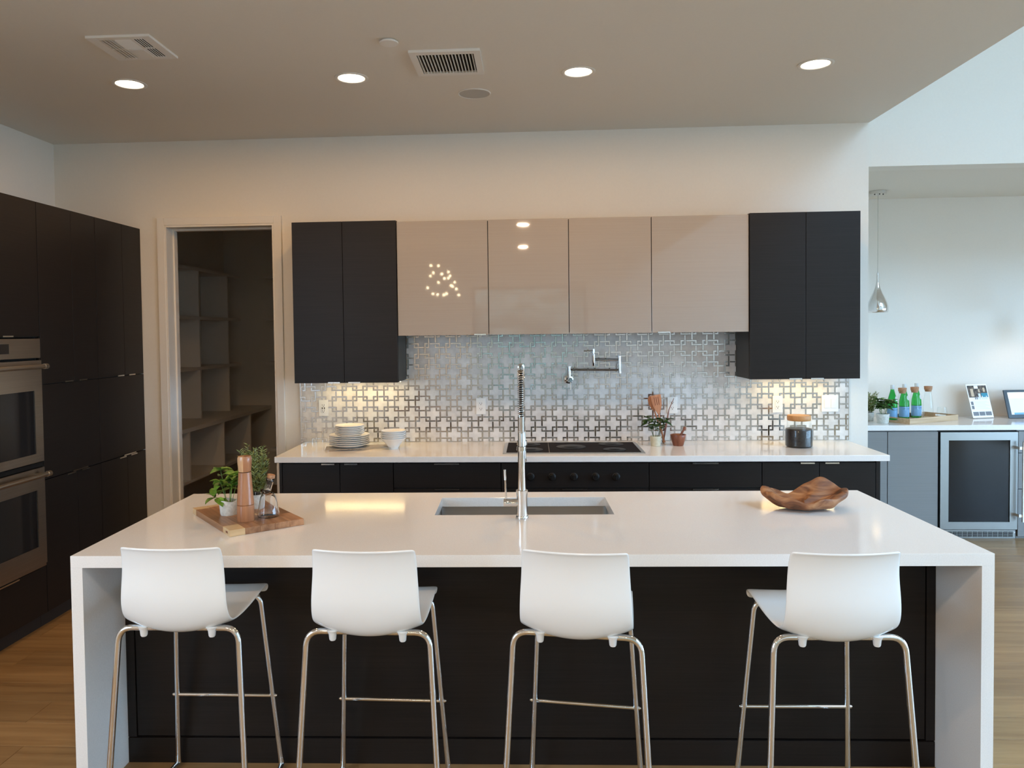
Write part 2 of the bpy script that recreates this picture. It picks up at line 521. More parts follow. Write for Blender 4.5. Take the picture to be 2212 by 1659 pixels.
# ================================================================== THE SETTING
# ---- floor: sub-floor with separate oak planks where the picture can tell them apart
def build_floor():
    f = solid('floor', MB().box(XL - 0.1, XE + 0.1, YR - 0.1, 8.8, -0.12, -0.008), M['oak_far'], 'warm oak plank floor running under the island and bar', 'floor', kind='structure')
    rows = []
    pw = 0.19
    y = 2.30
    rnd = random.Random(3)
    while y < 6.5:
        x = XL + 0.01 - rnd.random() * 1.4
        while x < 4.9:
            ln = rnd.uniform(1.5, 2.3)
            x0, x1 = max(x, XL + 0.01), min(x + ln, 4.9)
            if x1 - x0 > 0.1 and not (x1 < 2.5 and y > 5.35):
                rows.append((x0 + 0.0008, x1 - 0.0008, y + 0.0008, y + pw - 0.0008))
            x += ln
        y += pw
    for (x0, x1, y0, y1) in rows:
        if x0 < 2.4 and y1 > 5.5:
            x0 = 2.4
        b = 0.0006
        mb = MB()

        c = Vector(((x0 + x1) / 2, (y0 + y1) / 2, 0))
        hx, hy = (x1 - x0) / 2, (y1 - y0) / 2
        vs = [(sx * hx, sy * hy, -0.0078) for sx, sy in ((-1, -1), (1, -1), (1, 1), (-1, 1))]
        vs += [(sx * hx, sy * hy, -b) for sx, sy in ((-1, -1), (1, -1), (1, 1), (-1, 1))]
        vs += [(sx * (hx - b), sy * (hy - b), 0) for sx, sy in ((-1, -1), (1, -1), (1, 1), (-1, 1))]
        fs = [(8, 9, 10, 11)]
        for k in range(4):
            j = (k + 1) % 4
            fs += [(k, j, 4 + j, 4 + k), (4 + k, 4 + j, 8 + j, 8 + k)]
        mb.add(vs, fs)
        o = bpy.data.objects.new('plank', mesh_of(mb, 'plank', M['oak']))
        COL.objects.link(o)
        o.parent = f
        o.location = c - f.location
    # where no separate planks lie the boards go on as one surface
    g = MB()
    g.box(XL + 0.01, XE, YR, 2.298, -0.0079, 0.0)
    g.box(4.902, XE, 2.302, 6.9, -0.0079, 0.0)
    g.box(XL + 0.01, 2.36, 5.56, 8.6, -0.0079, -0.0005)
    part('far_boards', g, M['oak_far'], f)
build_floor()

# ---- kitchen walls and ceiling
DX0, DX1, DZ = -2.69, -1.873, 2.52       # pantry door opening
WT = 0.14
mb = MB()
mb.box(XL, DX0, YW, YW + WT, 0, ZC)
mb.box(DX1, XR, YW, YW + WT, 0, ZC)
mb.box(DX0, DX1, YW, YW + WT, DZ, ZC)
struct('wall_back', mb, M['wall'], 'white kitchen back wall behind the upper cabinets', 'wall')
struct('ceiling', MB().box(XL - 0.12, XR, YR, YW + WT, ZC, ZC + 0.25), M['ceiling'], 'flat white kitchen ceiling with recessed lights', 'ceiling')
struct('wall_fascia', MB().box(XR - 0.14, XR, YR, YW + WT, ZC + 0.25, ZT), M['wall'], 'white upper wall above the edge of the kitchen ceiling', 'wall')
# ---- tall living space and bar alcove to the right
struct('wall_header', MB().box(XR + 0.006, XE, YW + 0.03, YW + 0.19, ZH, ZT), M['wall'], 'bright white header wall over the bar alcove', 'wall')
struct('ceiling_bar', MB().box(XR - 0.06, XE, YW + 0.19, YB + 0.1, ZH, ZH + 0.1), M['ceiling'], 'low white ceiling over the bar alcove', 'ceiling')
struct('wall_bar', MB().box(XR - 0.06, XE, YB, YB + 0.1, 0, ZH), M['wall'], 'white back wall behind the bar counter', 'wall')
struct('wall_bar_side', MB().box(XR - 0.16, XR - 0.04, YW + WT, YB + 0.1, 0, ZH), M['wall'], 'white side wall of the bar alcove behind the kitchen wall', 'wall')
struct('ceiling_tall', slab_hole(XR - 0.14, XE + 0.12, YR - 0.1, YW + 0.2, ZT, ZT + 0.1, 3.7, 6.8, -3.2, 1.4), M['ceiling'], 'high white ceiling of the living space', 'ceiling')

def wall_with_holes(mb, a0, a1, z0, z1, holes, put):
    """solid rectangles around openings; put(a0, a1, z0, z1) adds one box"""
    xs = sorted({a0, a1, *[h[0] for h in holes], *[h[1] for h in holes]})
    for i in range(len(xs) - 1):
        l, r = xs[i], xs[i + 1]
        cuts = sorted([(h[2], h[3]) for h in holes if h[0] <= l + 1e-6 and h[1] >= r - 1e-6])
        z = z0
        for (c0, c1) in cuts:
            if c0 > z + 1e-6:
                put(l, r, z, c0)
            z = c1
        if z < z1 - 1e-6:
            put(l, r, z, z1)

REAR_H = [(-1.216, 1.082, 0.08, 2.63)]
LEFT_H = [(-1.2, 1.1, 1.02, 2.68)]
SIDE_H = [(-0.4, 5.2, 0.04, 2.15)]
mb = MB()
wall_with_holes(mb, XL - 0.12, XE + 0.12, 0, ZT, REAR_H, lambda l, r, z0, z1: mb.box(l, r, YR - 0.12, YR, z0, z1))
struct('wall_rear', mb, M['wall'], 'white wall with a dark framed window facing the kitchen', 'wall')
mb = MB()
wall_with_holes(mb, YR, YW + WT, 0, ZC, LEFT_H, lambda l, r, z0, z1: mb.box(XL - 0.12, XL, l, r, z0, z1))
struct('wall_left', mb, M['wall'], 'white wall above the tall dark cabinets', 'wall')
mb = MB()
wall_with_holes(mb, YR, YB + 0.1, 0, ZT, SIDE_H, lambda l, r, z0, z1: mb.box(XE, XE + 0.12, l, r, z0, z1))
struct('wall_right', mb, M['wall'], 'white side wall of the tall living space with sliding glass', 'wall')

def window_y(n, x0, x1, z0, z1, y, nx, nz, label):
    e = thing('window_%d' % n, label, 'window', ((x0 + x1) / 2, y, z0))
    e['kind'] = 'structure'
    fr = MB()
    t = 0.07
    for (a, b, c, d) in ((x0, x1, z0, z0 + t), (x0, x1, z1 - t, z1), (x0, x0 + t, z0 + t, z1 - t), (x1 - t, x1, z0 + t, z1 - t)):
        fr.box(a, b, y - 0.08, y - 0.02, c, d)
    part('window_frame', fr, M['window_frame'], e)
    for i in range(1, nx):
        xm = x0 + (x1 - x0) * i / nx
        part('mullion', MB().box(xm - 0.025, xm + 0.025, y - 0.078, y - 0.022, z0 + t, z1 - t), M['window_frame'], e)
    for i in range(nx):
        a = x0 + (x1 - x0) * i / nx + 0.03
        b = x0 + (x1 - x0) * (i + 1) / nx - 0.03
        part('pane', MB().add([(a, y - 0.05, z0 + t), (b, y - 0.05, z0 + t), (b, y - 0.05, z1 - t), (a, y - 0.05, z1 - t)], [(0, 1, 2, 3)]), M['pane'], e)
def window_x(n, y0, y1, z0, z1, x, ny, label):
    e = thing('window_%d' % n, label, 'window', (x, (y0 + y1) / 2, z0))
    e['kind'] = 'structure'
    fr = MB()
    t = 0.07
    for (a, b, c, d) in ((y0, y1, z0, z0 + t), (y0, y1, z1 - t, z1), (y0, y0 + t, z0 + t, z1 - t), (y1 - t, y1, z0 + t, z1 - t)):
        fr.box(x + 0.02, x + 0.08, a, b, c, d)
    part('window_frame', fr, M['window_frame'], e)
    for i in range(1, ny):
        ym = y0 + (y1 - y0) * i / ny
        part('mullion', MB().box(x + 0.022, x + 0.078, ym - 0.025, ym + 0.025, z0 + t, z1 - t), M['window_frame'], e)
    for i in range(ny):
        a = y0 + (y1 - y0) * i / ny + 0.03
        b = y0 + (y1 - y0) * (i + 1) / ny - 0.03
        part('pane', MB().add([(x + 0.05, a, z0 + t), (x + 0.05, b, z0 + t), (x + 0.05, b, z1 - t), (x + 0.05, a, z1 - t)], [(0, 1, 2, 3)]), M['pane'], e)
window_y(1, *REAR_H[0], YR, 1, 1, 'dark framed garden window mirrored in the glossy upper cabinets')
window_x(2, *LEFT_H[0], XL - 0.1, 2, 'wide window in the left wall behind the viewer')
window_x(4, *SIDE_H[0], XE, 3, 'sliding glass doors in the far right wall')
sky = thing('window_3', 'skylight in the high ceiling of the living space', 'window', (5.05, -0.9, ZT))
sky['kind'] = 'structure'
part('window_frame', slab_hole(3.7, 6.8, -3.2, 1.4, ZT + 0.03, ZT + 0.08, 3.76, 6.74, -3.14, 1.34), M['trim'], sky)
for k in range(3):
    ya, yb = -3.14 + k * 4.48 / 3, -3.14 + (k + 1) * 4.48 / 3
    if k:
        part('mullion', MB().box(3.76, 6.74, ya - 0.03, ya + 0.03, ZT + 0.03, ZT + 0.08), M['trim'], sky)
    part('pane', MB().add([(3.765, ya + 0.03, ZT + 0.055), (6.735, ya + 0.03, ZT + 0.055), (6.735, yb - 0.03, ZT + 0.055), (3.765, yb - 0.03, ZT + 0.055)], [(0, 1, 2, 3)]), M['pane'], sky)

# ---- garden outside (seen only as reflections in the glossy cabinets)
struct('ground', MB().box(-30, 30, -32, 20, -0.5, -0.2), M['patio'], 'pale paving outside the windows', 'ground')
def garden_hedge():
    rnd = random.Random(12)
    f = MB()
    for k in range(1500):
        x = rnd.uniform(-6.5, 6.5)
        z = rnd.uniform(0.0, 1.0) ** 0.8 * (5.2 + 0.6 * math.sin(x * 1.3) + 0.4 * math.sin(x * 3.1))
        f.sphere((x, -9.8 + rnd.uniform(-0.9, 0.7), z), rnd.uniform(0.28, 0.55), 7, 5)
    e = thing('garden_hedge', 'leafy green hedge outside the dark framed window', 'hedge', (0, -9.6, -0.2))
    part('foliage', f, M['tree_leaf'], e, kind='stuff')
    for x in (-4.2, -1.4, 1.3, 4.1):
        part('trunk', MB().tube([(x, -9.6, -0.2), (x + 0.1, -9.6, 1.6), (x, -9.6, 3.2)], [0.12, 0.09, 0.05], 8), M['bark'], e, smooth=True)
garden_hedge()

# ---- pantry doorway
d = thing('door_1', 'white cased pantry doorway beside the tall dark cabinets', 'doorway', ((DX0 + DX1) / 2, YW, 0))
d['kind'] = 'structure'
cw = 0.055
for nm, b in (('casing', (DX0 - cw, DX0, YW - 0.016, YW - 0.0005, 0, DZ + cw)), ('casing', (DX1, DX1 + cw, YW - 0.016, YW - 0.0005, 0, DZ + cw)),
              ('casing', (DX0 + 0.0005, DX1 - 0.0005, YW - 0.016, YW - 0.0005, DZ, DZ + cw))):
    part(nm, MB().box(*b), M['trim'], d, bev=0.002)
for b in ((DX0 + 0.0005, DX0 + 0.014, YW - 0.012, YW + WT, 0, DZ), (DX1 - 0.014, DX1 - 0.0005, YW - 0.012, YW + WT, 0, DZ), (DX0 + 0.014, DX1 - 0.014, YW - 0.012, YW + WT, DZ - 0.014, DZ - 0.0005)):
    part('jamb', MB().box(*b), M['trim'], d)
for b in ((DX0 + 0.014, DX0 + 0.026, YW + 0.09, YW + WT, 0, DZ - 0.014), (DX1 - 0.026, DX1 - 0.014, YW + 0.09, YW + WT, 0, DZ - 0.014), (DX0 + 0.026, DX1 - 0.026, YW + 0.09, YW + WT, DZ - 0.028, DZ - 0.014)):
    part('stop', MB().box(*b), M['trim'], d)

# ---- pantry room behind the doorway
PY = 8.6
struct('wall_pantry_left', MB().box(-3.62, -3.5, YW + WT + 0.005, PY + 0.1, 0, 2.95), M['wall'], 'white left wall of the pantry', 'wall')
struct('wall_pantry_back', MB().box(-3.5, -1.0, PY, PY + 0.1, 0, 2.95), M['wall'], 'white back wall of the pantry', 'wall')
struct('wall_pantry_right', MB().box(-1.1, -1.0, YW + WT + 0.005, PY, 0, 2.95), M['wall'], 'white right wall of the pantry', 'wall')
struct('ceiling_pantry', MB().box(-3.62, -1.0, YW + WT + 0.005, PY + 0.1, 2.95, 3.05), M['ceiling'], 'ceiling of the pantry', 'ceiling')
ps = thing('pantry_shelving', 'white built-in pantry shelving with deep lower counter along the left', 'shelving', (-3.3, 7.3, 0))
xa, xb = -3.20, -2.98
for z in (1.41, 1.895, 2.36):
    part('shelf', MB().box(-3.495, xa, 5.75, PY - 0.31, z - 0.03, z), M['trim'], ps)
part('counter_shelf', MB().box(-3.495, xb, 5.9, PY - 0.005, 0.875, 0.91), M['trim'], ps)
part('shelf', MB().box(-3.495, xb, 5.9, PY - 0.31, 0.43, 0.455), M['trim'], ps)
for y in (6.5, 7.25, 7.95):
    part('divider', MB().box(-3.495, xa - 0.004, y, y + 0.02, 0.912, 2.329), M['trim'], ps)
    part('divider', MB().box(-3.495, xb - 0.004, y, y + 0.02, 0.457, 0.873), M['trim'], ps)
pr = thing('pantry_shelving', 'white built-in pantry shelves across the back wall', 'shelving', (-2.0, PY - 0.15, 0))
for z in (0.455, 1.41, 1.895, 2.36):
    part('shelf', MB().box(-2.93 if z > 0.5 else -2.9, -1.105, PY - 0.3, PY - 0.003, z - 0.03, z), M['trim'], pr)
part('shelf', MB().box(-2.75, -1.105, PY - 0.45, PY - 0.003, 0.88, 0.91), M['trim'], pr)

# ================================================================== BACK RUN
YF = 4.886                                   # door faces of the back run
def front_y(mb, x0, x1, z0, z1, y, t=0.019):
    return mb.box(x0, x1, y, y + t, z0, z1)

def pull_y(x, z, w, y, parent, up=True):
    """thin aluminium edge pull on the top (or bottom) edge of a front that faces the viewer"""
    mb = MB()
    if up:
        mb.box(x - w / 2, x + w / 2, y - 0.014, y + 0.016, z + 0.0003, z + 0.0022)
        mb.box(x - w / 2, x + w / 2, y - 0.014, y - 0.011, z - 0.006, z + 0.0003)
    else:
        mb.box(x - w / 2, x + w / 2, y - 0.014, y + 0.016, z - 0.0022, z - 0.0003)
        mb.box(x - w / 2, x + w / 2, y - 0.014, y - 0.011, z - 0.0003, z + 0.007)
    return part('edge_pull', mb, M['handle_white'], parent)

def base_unit(label, x0, x1):
    e = thing('base_cabinet', label, 'cabinet', ((x0 + x1) / 2, 5.2, 0), group='dark base cabinets along the back wall')
    b = MB().box(x0 + 0.001, x1 - 0.001, YF + 0.021, YW - 0.012, 0.10, 0.879)
    part('body', b, M['dark_body'], e)
    part('toe_kick', MB().box(x0 + 0.001, x1 - 0.001, YF + 0.08, YF + 0.1, 0.0, 0.099), M['dark_body'], e)
    return e

def door_pair(label, x0, xm, x1):
    e = base_unit(label, x0, x1)
    for a, b, px in ((x0, xm, xm - 0.075), (xm, x1, xm + 0.075)):
        d = part('door', front_y(MB(), a + 0.0018, b - 0.0018, 0.105, 0.872, YF), M['dark'], e, bev=0.001)
        pull_y(px, 0.872, 0.085, YF, d)
    return e

def drawer_stack(label, x0, x1):
    e = base_unit(label, x0, x1)
    for z0, z1 in ((0.716, 0.872), (0.412, 0.708), (0.105, 0.404)):
        d = part('drawer', front_y(MB(), x0 + 0.0018, x1 - 0.0018, z0, z1, YF), M['dark'], e, bev=0.001)
        pull_y((x0 + x1) / 2, z1, 0.16, YF, d)
    return e

left_end = MB().box(-1.652, -1.633, YF, YW - 0.012, 0.0, 0.879)
solid('end_panel', left_end, M['dark'], 'dark wood end panel beside the pantry doorway, under the back counter', 'panel', bev=0.001)
door_pair('dark two-door base cabinet below the plates, next to the pantry doorway', -1.631, -1.253, -0.906)
drawer_stack('dark drawer cabinet between the two-door cabinet and the cooktop controls', -0.904, -0.213)
# cooktop cabinet with its control panel
ck = base_unit('dark cabinet under the cooktop with five black control knobs', -0.211, 0.723)
cp = part('control_panel', front_y(MB(), -0.2092, 0.7212, 0.716, 0.872, YF), M['dark'], ck, bev=0.001)
for x in (-0.024, 0.112, 0.25, 0.386, 0.516):
    k = MB().lathe([(0.026, 0.0), (0.026, -0.006), (0.020, -0.010), (0.018, -0.028), (0.016, -0.030)], (x, YF - 0.0003, 0.786), 20, 'y')
    k.box(x - 0.003, x + 0.003, YF - 0.036, YF - 0.030, 0.770, 0.802)
    part('knob', k, M['black'], cp, smooth=30)
for z0, z1 in ((0.412, 0.708), (0.105, 0.404)):
    dd = part('drawer', front_y(MB(), -0.2092, 0.7212, z0, z1, YF), M['dark'], ck, bev=0.001)
    pull_y(0.256, z1, 0.16, YF, dd)
drawer_stack('dark drawer cabinet right of the cooktop controls', 0.725, 1.423)
door_pair('dark two-door base cabinet at the right end below the coffee jar', 1.425, 1.775, 2.118)
solid('end_panel', MB().box(2.120, 2.146, YF - 0.0, YW - 0.012, 0.0, 0.879), M['dark'], 'dark wood end panel closing the back run towards the bar', 'panel', bev=0.001)

CT = 0.92
solid('back_countertop', MB().box(-1.676, 2.195, 4.8656, YW - 0.0005, CT - 0.038, CT), M['quartz'], 'white quartz countertop along the back wall holding plates and jar', 'countertop', bev=0.0025)

# cooktop: black glass in a steel rim, five burner marks
ct = thing('cooktop', 'flat black cooktop with steel rim set in the back counter', 'cooktop', (0.255, 5.2, CT))
rim = MB()
cx0, cx1, cy0, cy1 = -0.202, 0.712, 4.955, 5.44
for b in ((cx0, cx1, cy0, cy0 + 0.012), (cx0, cx1, cy1 - 0.012, cy1), (cx0, cx0 + 0.022, cy0 + 0.012, cy1 - 0.012), (cx1 - 0.022, cx1, cy0 + 0.012, cy1 - 0.012)):
    rim.box(*b, CT + 0.0005, CT + 0.007)
part('rim', rim, M['steel'], ct)
part('cook_panel', MB().box(cx0 + 0.022, 0.098, cy0 + 0.012, cy1 - 0.012, CT + 0.0005, CT + 0.006), M['cook'], ct)
part('cook_panel', MB().box(0.102, cx1 - 0.022, cy0 + 0.012, cy1 - 0.012, CT + 0.0005, CT + 0.006), M['cook'], ct)
for x, y, r in ((-0.03, 5.33, 0.075), (-0.03, 5.09, 0.09), (0.25, 5.21, 0.10), (0.53, 5.33, 0.085), (0.53, 5.09, 0.075)):
    part('burner', MB().lathe([(r, 0.0), (r, 0.003), (r - 0.008, 0.0045), (r * 0.5, 0.004), (r * 0.45, 0.007), (0.001, 0.0075)], (x, y, CT + 0.0061), 28), M['black'], ct, smooth=True)

# ================================================================== UPPER CABINETS
ZU0, ZU1, YU = 1.377, 2.4725, 5.187
def led_strip(x0, x1, label_parent):
    n = int((x1 - x0) / 0.028)
    part('led_bar', MB().box(x0, x1, 5.40, 5.418, ZU0 - 0.009, ZU0 - 0.0005), M['white_plastic'], label_parent)
    ch = MB()
    for k in range(n):
        x = x0 + (k + 0.5) * (x1 - x0) / n
        ch.box(x - 0.003, x + 0.003, 5.4055, 5.4125, ZU0 - 0.0105, ZU0 - 0.0091)
    part('led_chips', ch, M['led'], label_parent, kind='stuff')
    l = bpy.data.lights.new('led_light', 'AREA')
    l.shape = 'RECTANGLE'
    l.size, l.size_y = (x1 - x0), 0.012
    l.energy = LED_POWER
    l.color = (1.0, 0.74, 0.36)
    o = bpy.data.objects.new('led_light', l)
    COL.objects.link(o)
    o.parent = label_parent
    o.location = Vector(((x0 + x1) / 2, 5.409, ZU0 - 0.0125)) - label_parent.location

def dark_upper(label, x0, xm, x1):
    e = thing('wall_cabinet', label, 'cabinet', ((x0 + x1) / 2, 5.36, ZU0), group='dark wood wall cabinets')
    part('body', MB().box(x0, x1, YU + 0.021, YW - 0.012, ZU0, ZU1), M['dark'], e)
    for a, b, px in ((x0, xm, xm - 0.07), (xm, x1, xm + 0.07)):
        d = part('door', front_y(MB(), a + 0.0015, b - 0.0015, ZU0 - 0.002, ZU1, YU), M['dark'], e, bev=0.001)
        pull_y(px, ZU0 - 0.002, 0.082, YU, d, up=False)
    led_strip(x0 + 0.14, x1 - 0.01 if x0 < 0 else x1 - 0.08, e)
    return e
dark_upper('dark wood two-door wall cabinet beside the pantry doorway', -1.6347, -1.2865, -0.9166)
dark_upper('dark wood two-door wall cabinet above the coffee jar', 1.4331, 1.797, 2.1477)
YG = 5.199
GL = ((-0.9150, -0.297, 'glossy taupe wall cabinet touching the left dark cabinet', -0.355),
      (-0.295, 0.2445, 'second glossy taupe wall cabinet, left of the pot filler', None),
      (0.2465, 0.793, 'third glossy taupe wall cabinet, above the pot filler', None),
      (0.795, 1.4315, 'glossy taupe wall cabinet touching the right dark cabinet', 0.873))
for x0, x1, lab, px in GL:
    e = thing('wall_cabinet', lab, 'cabinet', ((x0 + x1) / 2, 5.36, 1.692), group='glossy taupe wall cabinets')
    part('body', MB().box(x0, x1, YG + 0.021, YW - 0.012, 1.70, 2.463), M['dark_body'], e)
    d = part('door', front_y(MB(), x0 + 0.0015, x1 - 0.0015, 1.692, 2.465, YG), M['gloss'], e, bev=0.001)
    if px is not None:
        pull_y(px, 1.692, 0.08, YG, d, up=False)

# ================================================================== BACKSPLASH MOSAIC
def clip(poly, x0, x1, z0, z1):
    def half(P, inside, inter):
        out = []
        for i in range(len(P)):
            a, b = P[i - 1], P[i]
            ia, ib = inside(a), inside(b)
            if ib:
                if not ia:
                    out.append(inter(a, b))
                out.append(b)
            elif ia:
                out.append(inter(a, b))
        return out
    def ix(v):
        return lambda a, b: (v, a[1] + (b[1] - a[1]) * (v - a[0]) / (b[0] - a[0]))
    def iz(v):
        return lambda a, b: (a[0] + (b[0] - a[0]) * (v - a[1]) / (b[1] - a[1]), v)
    P = poly
    for ins, it in ((lambda p: p[0] >= x0, ix(x0)), (lambda p: p[0] <= x1, ix(x1)), (lambda p: p[1] >= z0, iz(z0)), (lambda p: p[1] <= z1, iz(z1))):
        if not P:
            return []
        P = half(P, ins, it)
    out = []
    for p in P:
        if not out or (abs(p[0] - out[-1][0]) + abs(p[1] - out[-1][1])) > 1e-5:
            out.append(p)
    return out

def build_backsplash():
    s, hx, hz = 0.0762, -0.689, 1.618
    X0, X1, Z0, Z1 = -1.699, 2.209, CT + 0.0005, 1.70
    g = MB().box(X0, X1, YW - 0.0075, YW - 0.0003, Z0, ZU0 + 0.0)
    g.box(-0.914, 1.431, YW - 0.0075, YW - 0.0003, ZU0, Z1)
    bs = thing('backsplash', 'white marble and metal interlocking mosaic backsplash above the back counter', 'backsplash', (0.25, YW, CT))
    part('grout_bed', g, M['grout'], bs)
    e1 = MB().box(X0 - 0.004, X0, YW - 0.011, YW - 0.0003, Z0, ZU0 - 0.001)
    e1.box(X1, X1 + 0.004, YW - 0.011, YW - 0.0003, Z0, ZU0 - 0.001)
    part('edge_trim', e1, M['nickel'], bs)
    yb, yt, ys = YW - 0.0076, YW - 0.0105, YW - 0.0112
    d, w = 0.18, 0.055
    strips, minis = MB(), MB()
    cache = {}
    a, b = 0.605, 0.245
    cross = [(-b, -a), (b, -a), (b, -b), (a, -b), (a, b), (b, b), (b, a), (-b, a), (-b, b), (-a, b), (-a, -b), (-b, -b)]
    sq = [(-b, -b), (b, -b), (b, b), (-b, b)]
    def inside_region(x, z):
        return (z < ZU0 + 0.02) or (-0.93 < x < 1.45)
    def place(kind, poly, cx, cz):
        world = [(cx + p[0] * s, cz + p[1] * s) for p in poly]
        lim = (X0, X1) if cz < ZU0 + 0.02 else (-0.914, 1.431)
        c = clip(world, lim[0], lim[1], Z0, Z1)
        if len(c) < 3:
            return
        xs, zs = [p[0] for p in c], [p[1] for p in c]
        if max(xs) - min(xs) < 0.004 or max(zs) - min(zs) < 0.004:
            return
        whole = len(c) == len(poly) and all(abs(p[0] - q[0]) + abs(p[1] - q[1]) < 1e-6 for p, q in zip(sorted(c), sorted(world)))
        if whole and kind in cache:
            me = cache[kind]
        else:
            me = mesh_of(MB().prism([((p[0] - cx), (p[1] - cz)) for p in c], yt - yb, 0, 'y'), kind, M['tile'])
            if whole:
                cache[kind] = me
        o = bpy.data.objects.new(kind, me)
        COL.objects.link(o)
        o.parent = bs
        o.location = Vector((cx, yb, cz)) - bs.location
    def rect(x0, x1, z0, z1, cx, cz, m, y):
        q = [(cx + x0 * s, cz + z0 * s), (cx + x1 * s, cz + z0 * s), (cx + x1 * s, cz + z1 * s), (cx + x0 * s, cz + z1 * s)]
        lim = (X0, X1) if cz < ZU0 + 0.02 else (-0.914, 1.431)
        c = clip(q, lim[0], lim[1], Z0, Z1)
        if len(c) >= 3:
            m.prism(c, y, yb, 'y')
    def ell(p, cx, cz):
        """one L-shaped strip, p = polygon in cell units"""
        q = [(cx + x * s, cz + z * s) for x, z in p]
        lim = (X0, X1) if cz < ZU0 + 0.02 else (-0.914, 1.431)
        c = clip(q, lim[0], lim[1], Z0, Z1)
        if len(c) >= 3:
            strips.prism(c, ys, yb, 'y')
    o_ = d + w
    i_ = d - w
    LH = [(-0.715, i_), (i_, i_), (i_, -0.075), (o_, -0.075), (o_, o_), (-0.715, o_)]
    LV = [(-o_, -0.715), (-i_, -0.715), (-i_, i_), (0.075, i_), (0.075, o_), (-o_, o_)]
    neg = lambda P: [(-x, -z) for x, z in P]
    for i in range(-15, 41):
        for j in range(-11, 4):
            cx, cz = hx + i * s, hz + j * s
            if inside_region(cx, cz) and X0 - s < cx < X1 + s and Z0 - s < cz < Z1 + s:
                P = LH if (i + j) % 2 == 0 else LV
                ell(P, cx, cz)
                ell(neg(P), cx, cz)
                rect(-0.105, 0.105, -0.105, 0.105, cx, cz, minis, yt)
            mx, mz = cx + s / 2, cz - s / 2
            if inside_region(mx, mz) and X0 - s < mx < X1 + s and Z0 - s < mz < Z1 + s:
                if (i + j) % 2 == 1:
                    place('cross_tile', cross, mx, mz)
                else:
                    place('square_tile', sq, mx, mz)
    part('metal_strips', strips, M['strip'], bs, kind='stuff', label='polished metal interlocking strips')
    part('small_insets', minis, M['tile'], bs, kind='stuff')
build_backsplash()

# ---- outlets and switch on the backsplash
YT = YW - 0.0113
def outlet(x, z, label, usb=False):
    e = thing('wall_outlet', label, 'outlet', (x, YT, z - 0.06), group='outlets on the backsplash')
    part('cover_plate', MB().box(x - 0.035, x + 0.035, YT - 0.006, YT, z - 0.059, z + 0.059), M['white_plastic'], e, bev=0.002)
    r = part('receptacle', MB().box(x - 0.017, x + 0.017, YT - 0.008, YT - 0.006, z - 0.034, z + 0.034), M['white_plastic'], e, bev=0.001)
    sl = MB()
    for zz in ((z + 0.019, z - 0.019) if not usb else (z + 0.02, z - 0.022)):
        sl.box(x - 0.0085, x - 0.006, YT - 0.0084, YT - 0.0079, zz - 0.002, zz + 0.007)
        sl.box(x + 0.006, x + 0.0085, YT - 0.0084, YT - 0.0079, zz - 0.002, zz + 0.007)
        sl.box(x - 0.0025, x + 0.0025, YT - 0.0084, YT - 0.0079, zz - 0.010, zz - 0.005)
    if usb:
        sl.box(x - 0.011, x - 0.005, YT - 0.0084, YT - 0.0079, z - 0.008, z + 0.006)
        sl.box(x + 0.005, x + 0.011, YT - 0.0084, YT - 0.0079, z - 0.008, z + 0.006)
    part('slots', sl, M['slot'], r)
outlet(-1.53, 1.171, 'white outlet with USB slots left of the plates', True)
outlet(-0.379, 1.177, 'white outlet between the bowls and the tall faucet')
outlet(0.985, 1.174, 'white outlet behind the wooden utensils')
outlet(1.719, 1.176, 'white outlet just left of the coffee jar lid')
e = thing('wall_switch', 'white double switch plate at the right end of the backsplash', 'switch', (2.08, YT, 1.12))
part('cover_plate', MB().box(2.022, 2.138, YT - 0.006, YT, 1.121, 1.239), M['white_plastic'], e, bev=0.002)
for sx in (2.057, 2.103):
    p = part('rocker', MB().box(sx - 0.016, sx + 0.016, YT - 0.009, YT - 0.006, 1.147, 1.213), M['white_plastic'], e, bev=0.001)
    rl = MB()
    for k in range(5):
        z = 1.156 + k * 0.011
        rl.box(sx - 0.013, sx + 0.013, YT - 0.0100, YT - 0.009, z, z + 0.004)
    part('rib', rl, M['white_plastic'], p)

# ================================================================== TALL CABINETS AND OVENS (left)
XT = -2.877
def pull_x(y, z, w, parent, up=True):
    mb = MB()
    zz = (z + 0.0003, z + 0.0022) if up else (z - 0.0022, z - 0.0003)
    mb.box(XT - 0.012, XT + 0.012, y - w / 2, y + w / 2, *zz)
    mb.box(XT + 0.009, XT + 0.012, y - w / 2, y + w / 2, *((z - 0.006, z + 0.0003) if up else (z - 0.0003, z + 0.006)))
    part('edge_pull', mb, M['handle_white'], parent)
def front_x(y0, y1, z0, z1):
    return MB().box(XT - 0.019, XT, y0 + 0.0015, y1 - 0.0015, z0, z1)
def tall_unit(label, y0, y1):
    e = thing('tall_cabinet', label, 'cabinet', (-3.2, (y0 + y1) / 2, 0), group='tall dark cabinets along the left wall')
    part('toe_kick', MB().box(-3.4, XT - 0.045, y0, y1, 0, 0.099), M['dark_body'], e)
    return e
def tall_doors(label, y0, y1, ym):
    e = tall_unit(label, y0, y1)
    part('body', MB().box(XL + 0.005, XT - 0.021, y0, y1, 0.10, 2.498), M['dark_body'], e)
    for a, b, p in ((y0, ym, ym - 0.075), (ym, y1, ym + 0.075)):
        d = part('door', front_x(a, b, 1.4365, 2.50), M['dark'], e, bev=0.001)
        pull_x(p, 1.4365, 0.085, d, up=False)
    d = part('lift_door', front_x(y0, y1, 0.876, 1.4315), M['dark'], e, bev=0.001)
    pull_x(ym + 0.02, 0.876, 0.16, d, up=False)
    for a, b, p in ((y0, ym, ym - 0.075), (ym, y1, ym + 0.075)):
        d = part('door', front_x(a, b, 0.09, 0.869), M['dark'], e, bev=0.001)
        pull_x(p, 0.869, 0.085, d)
    return e
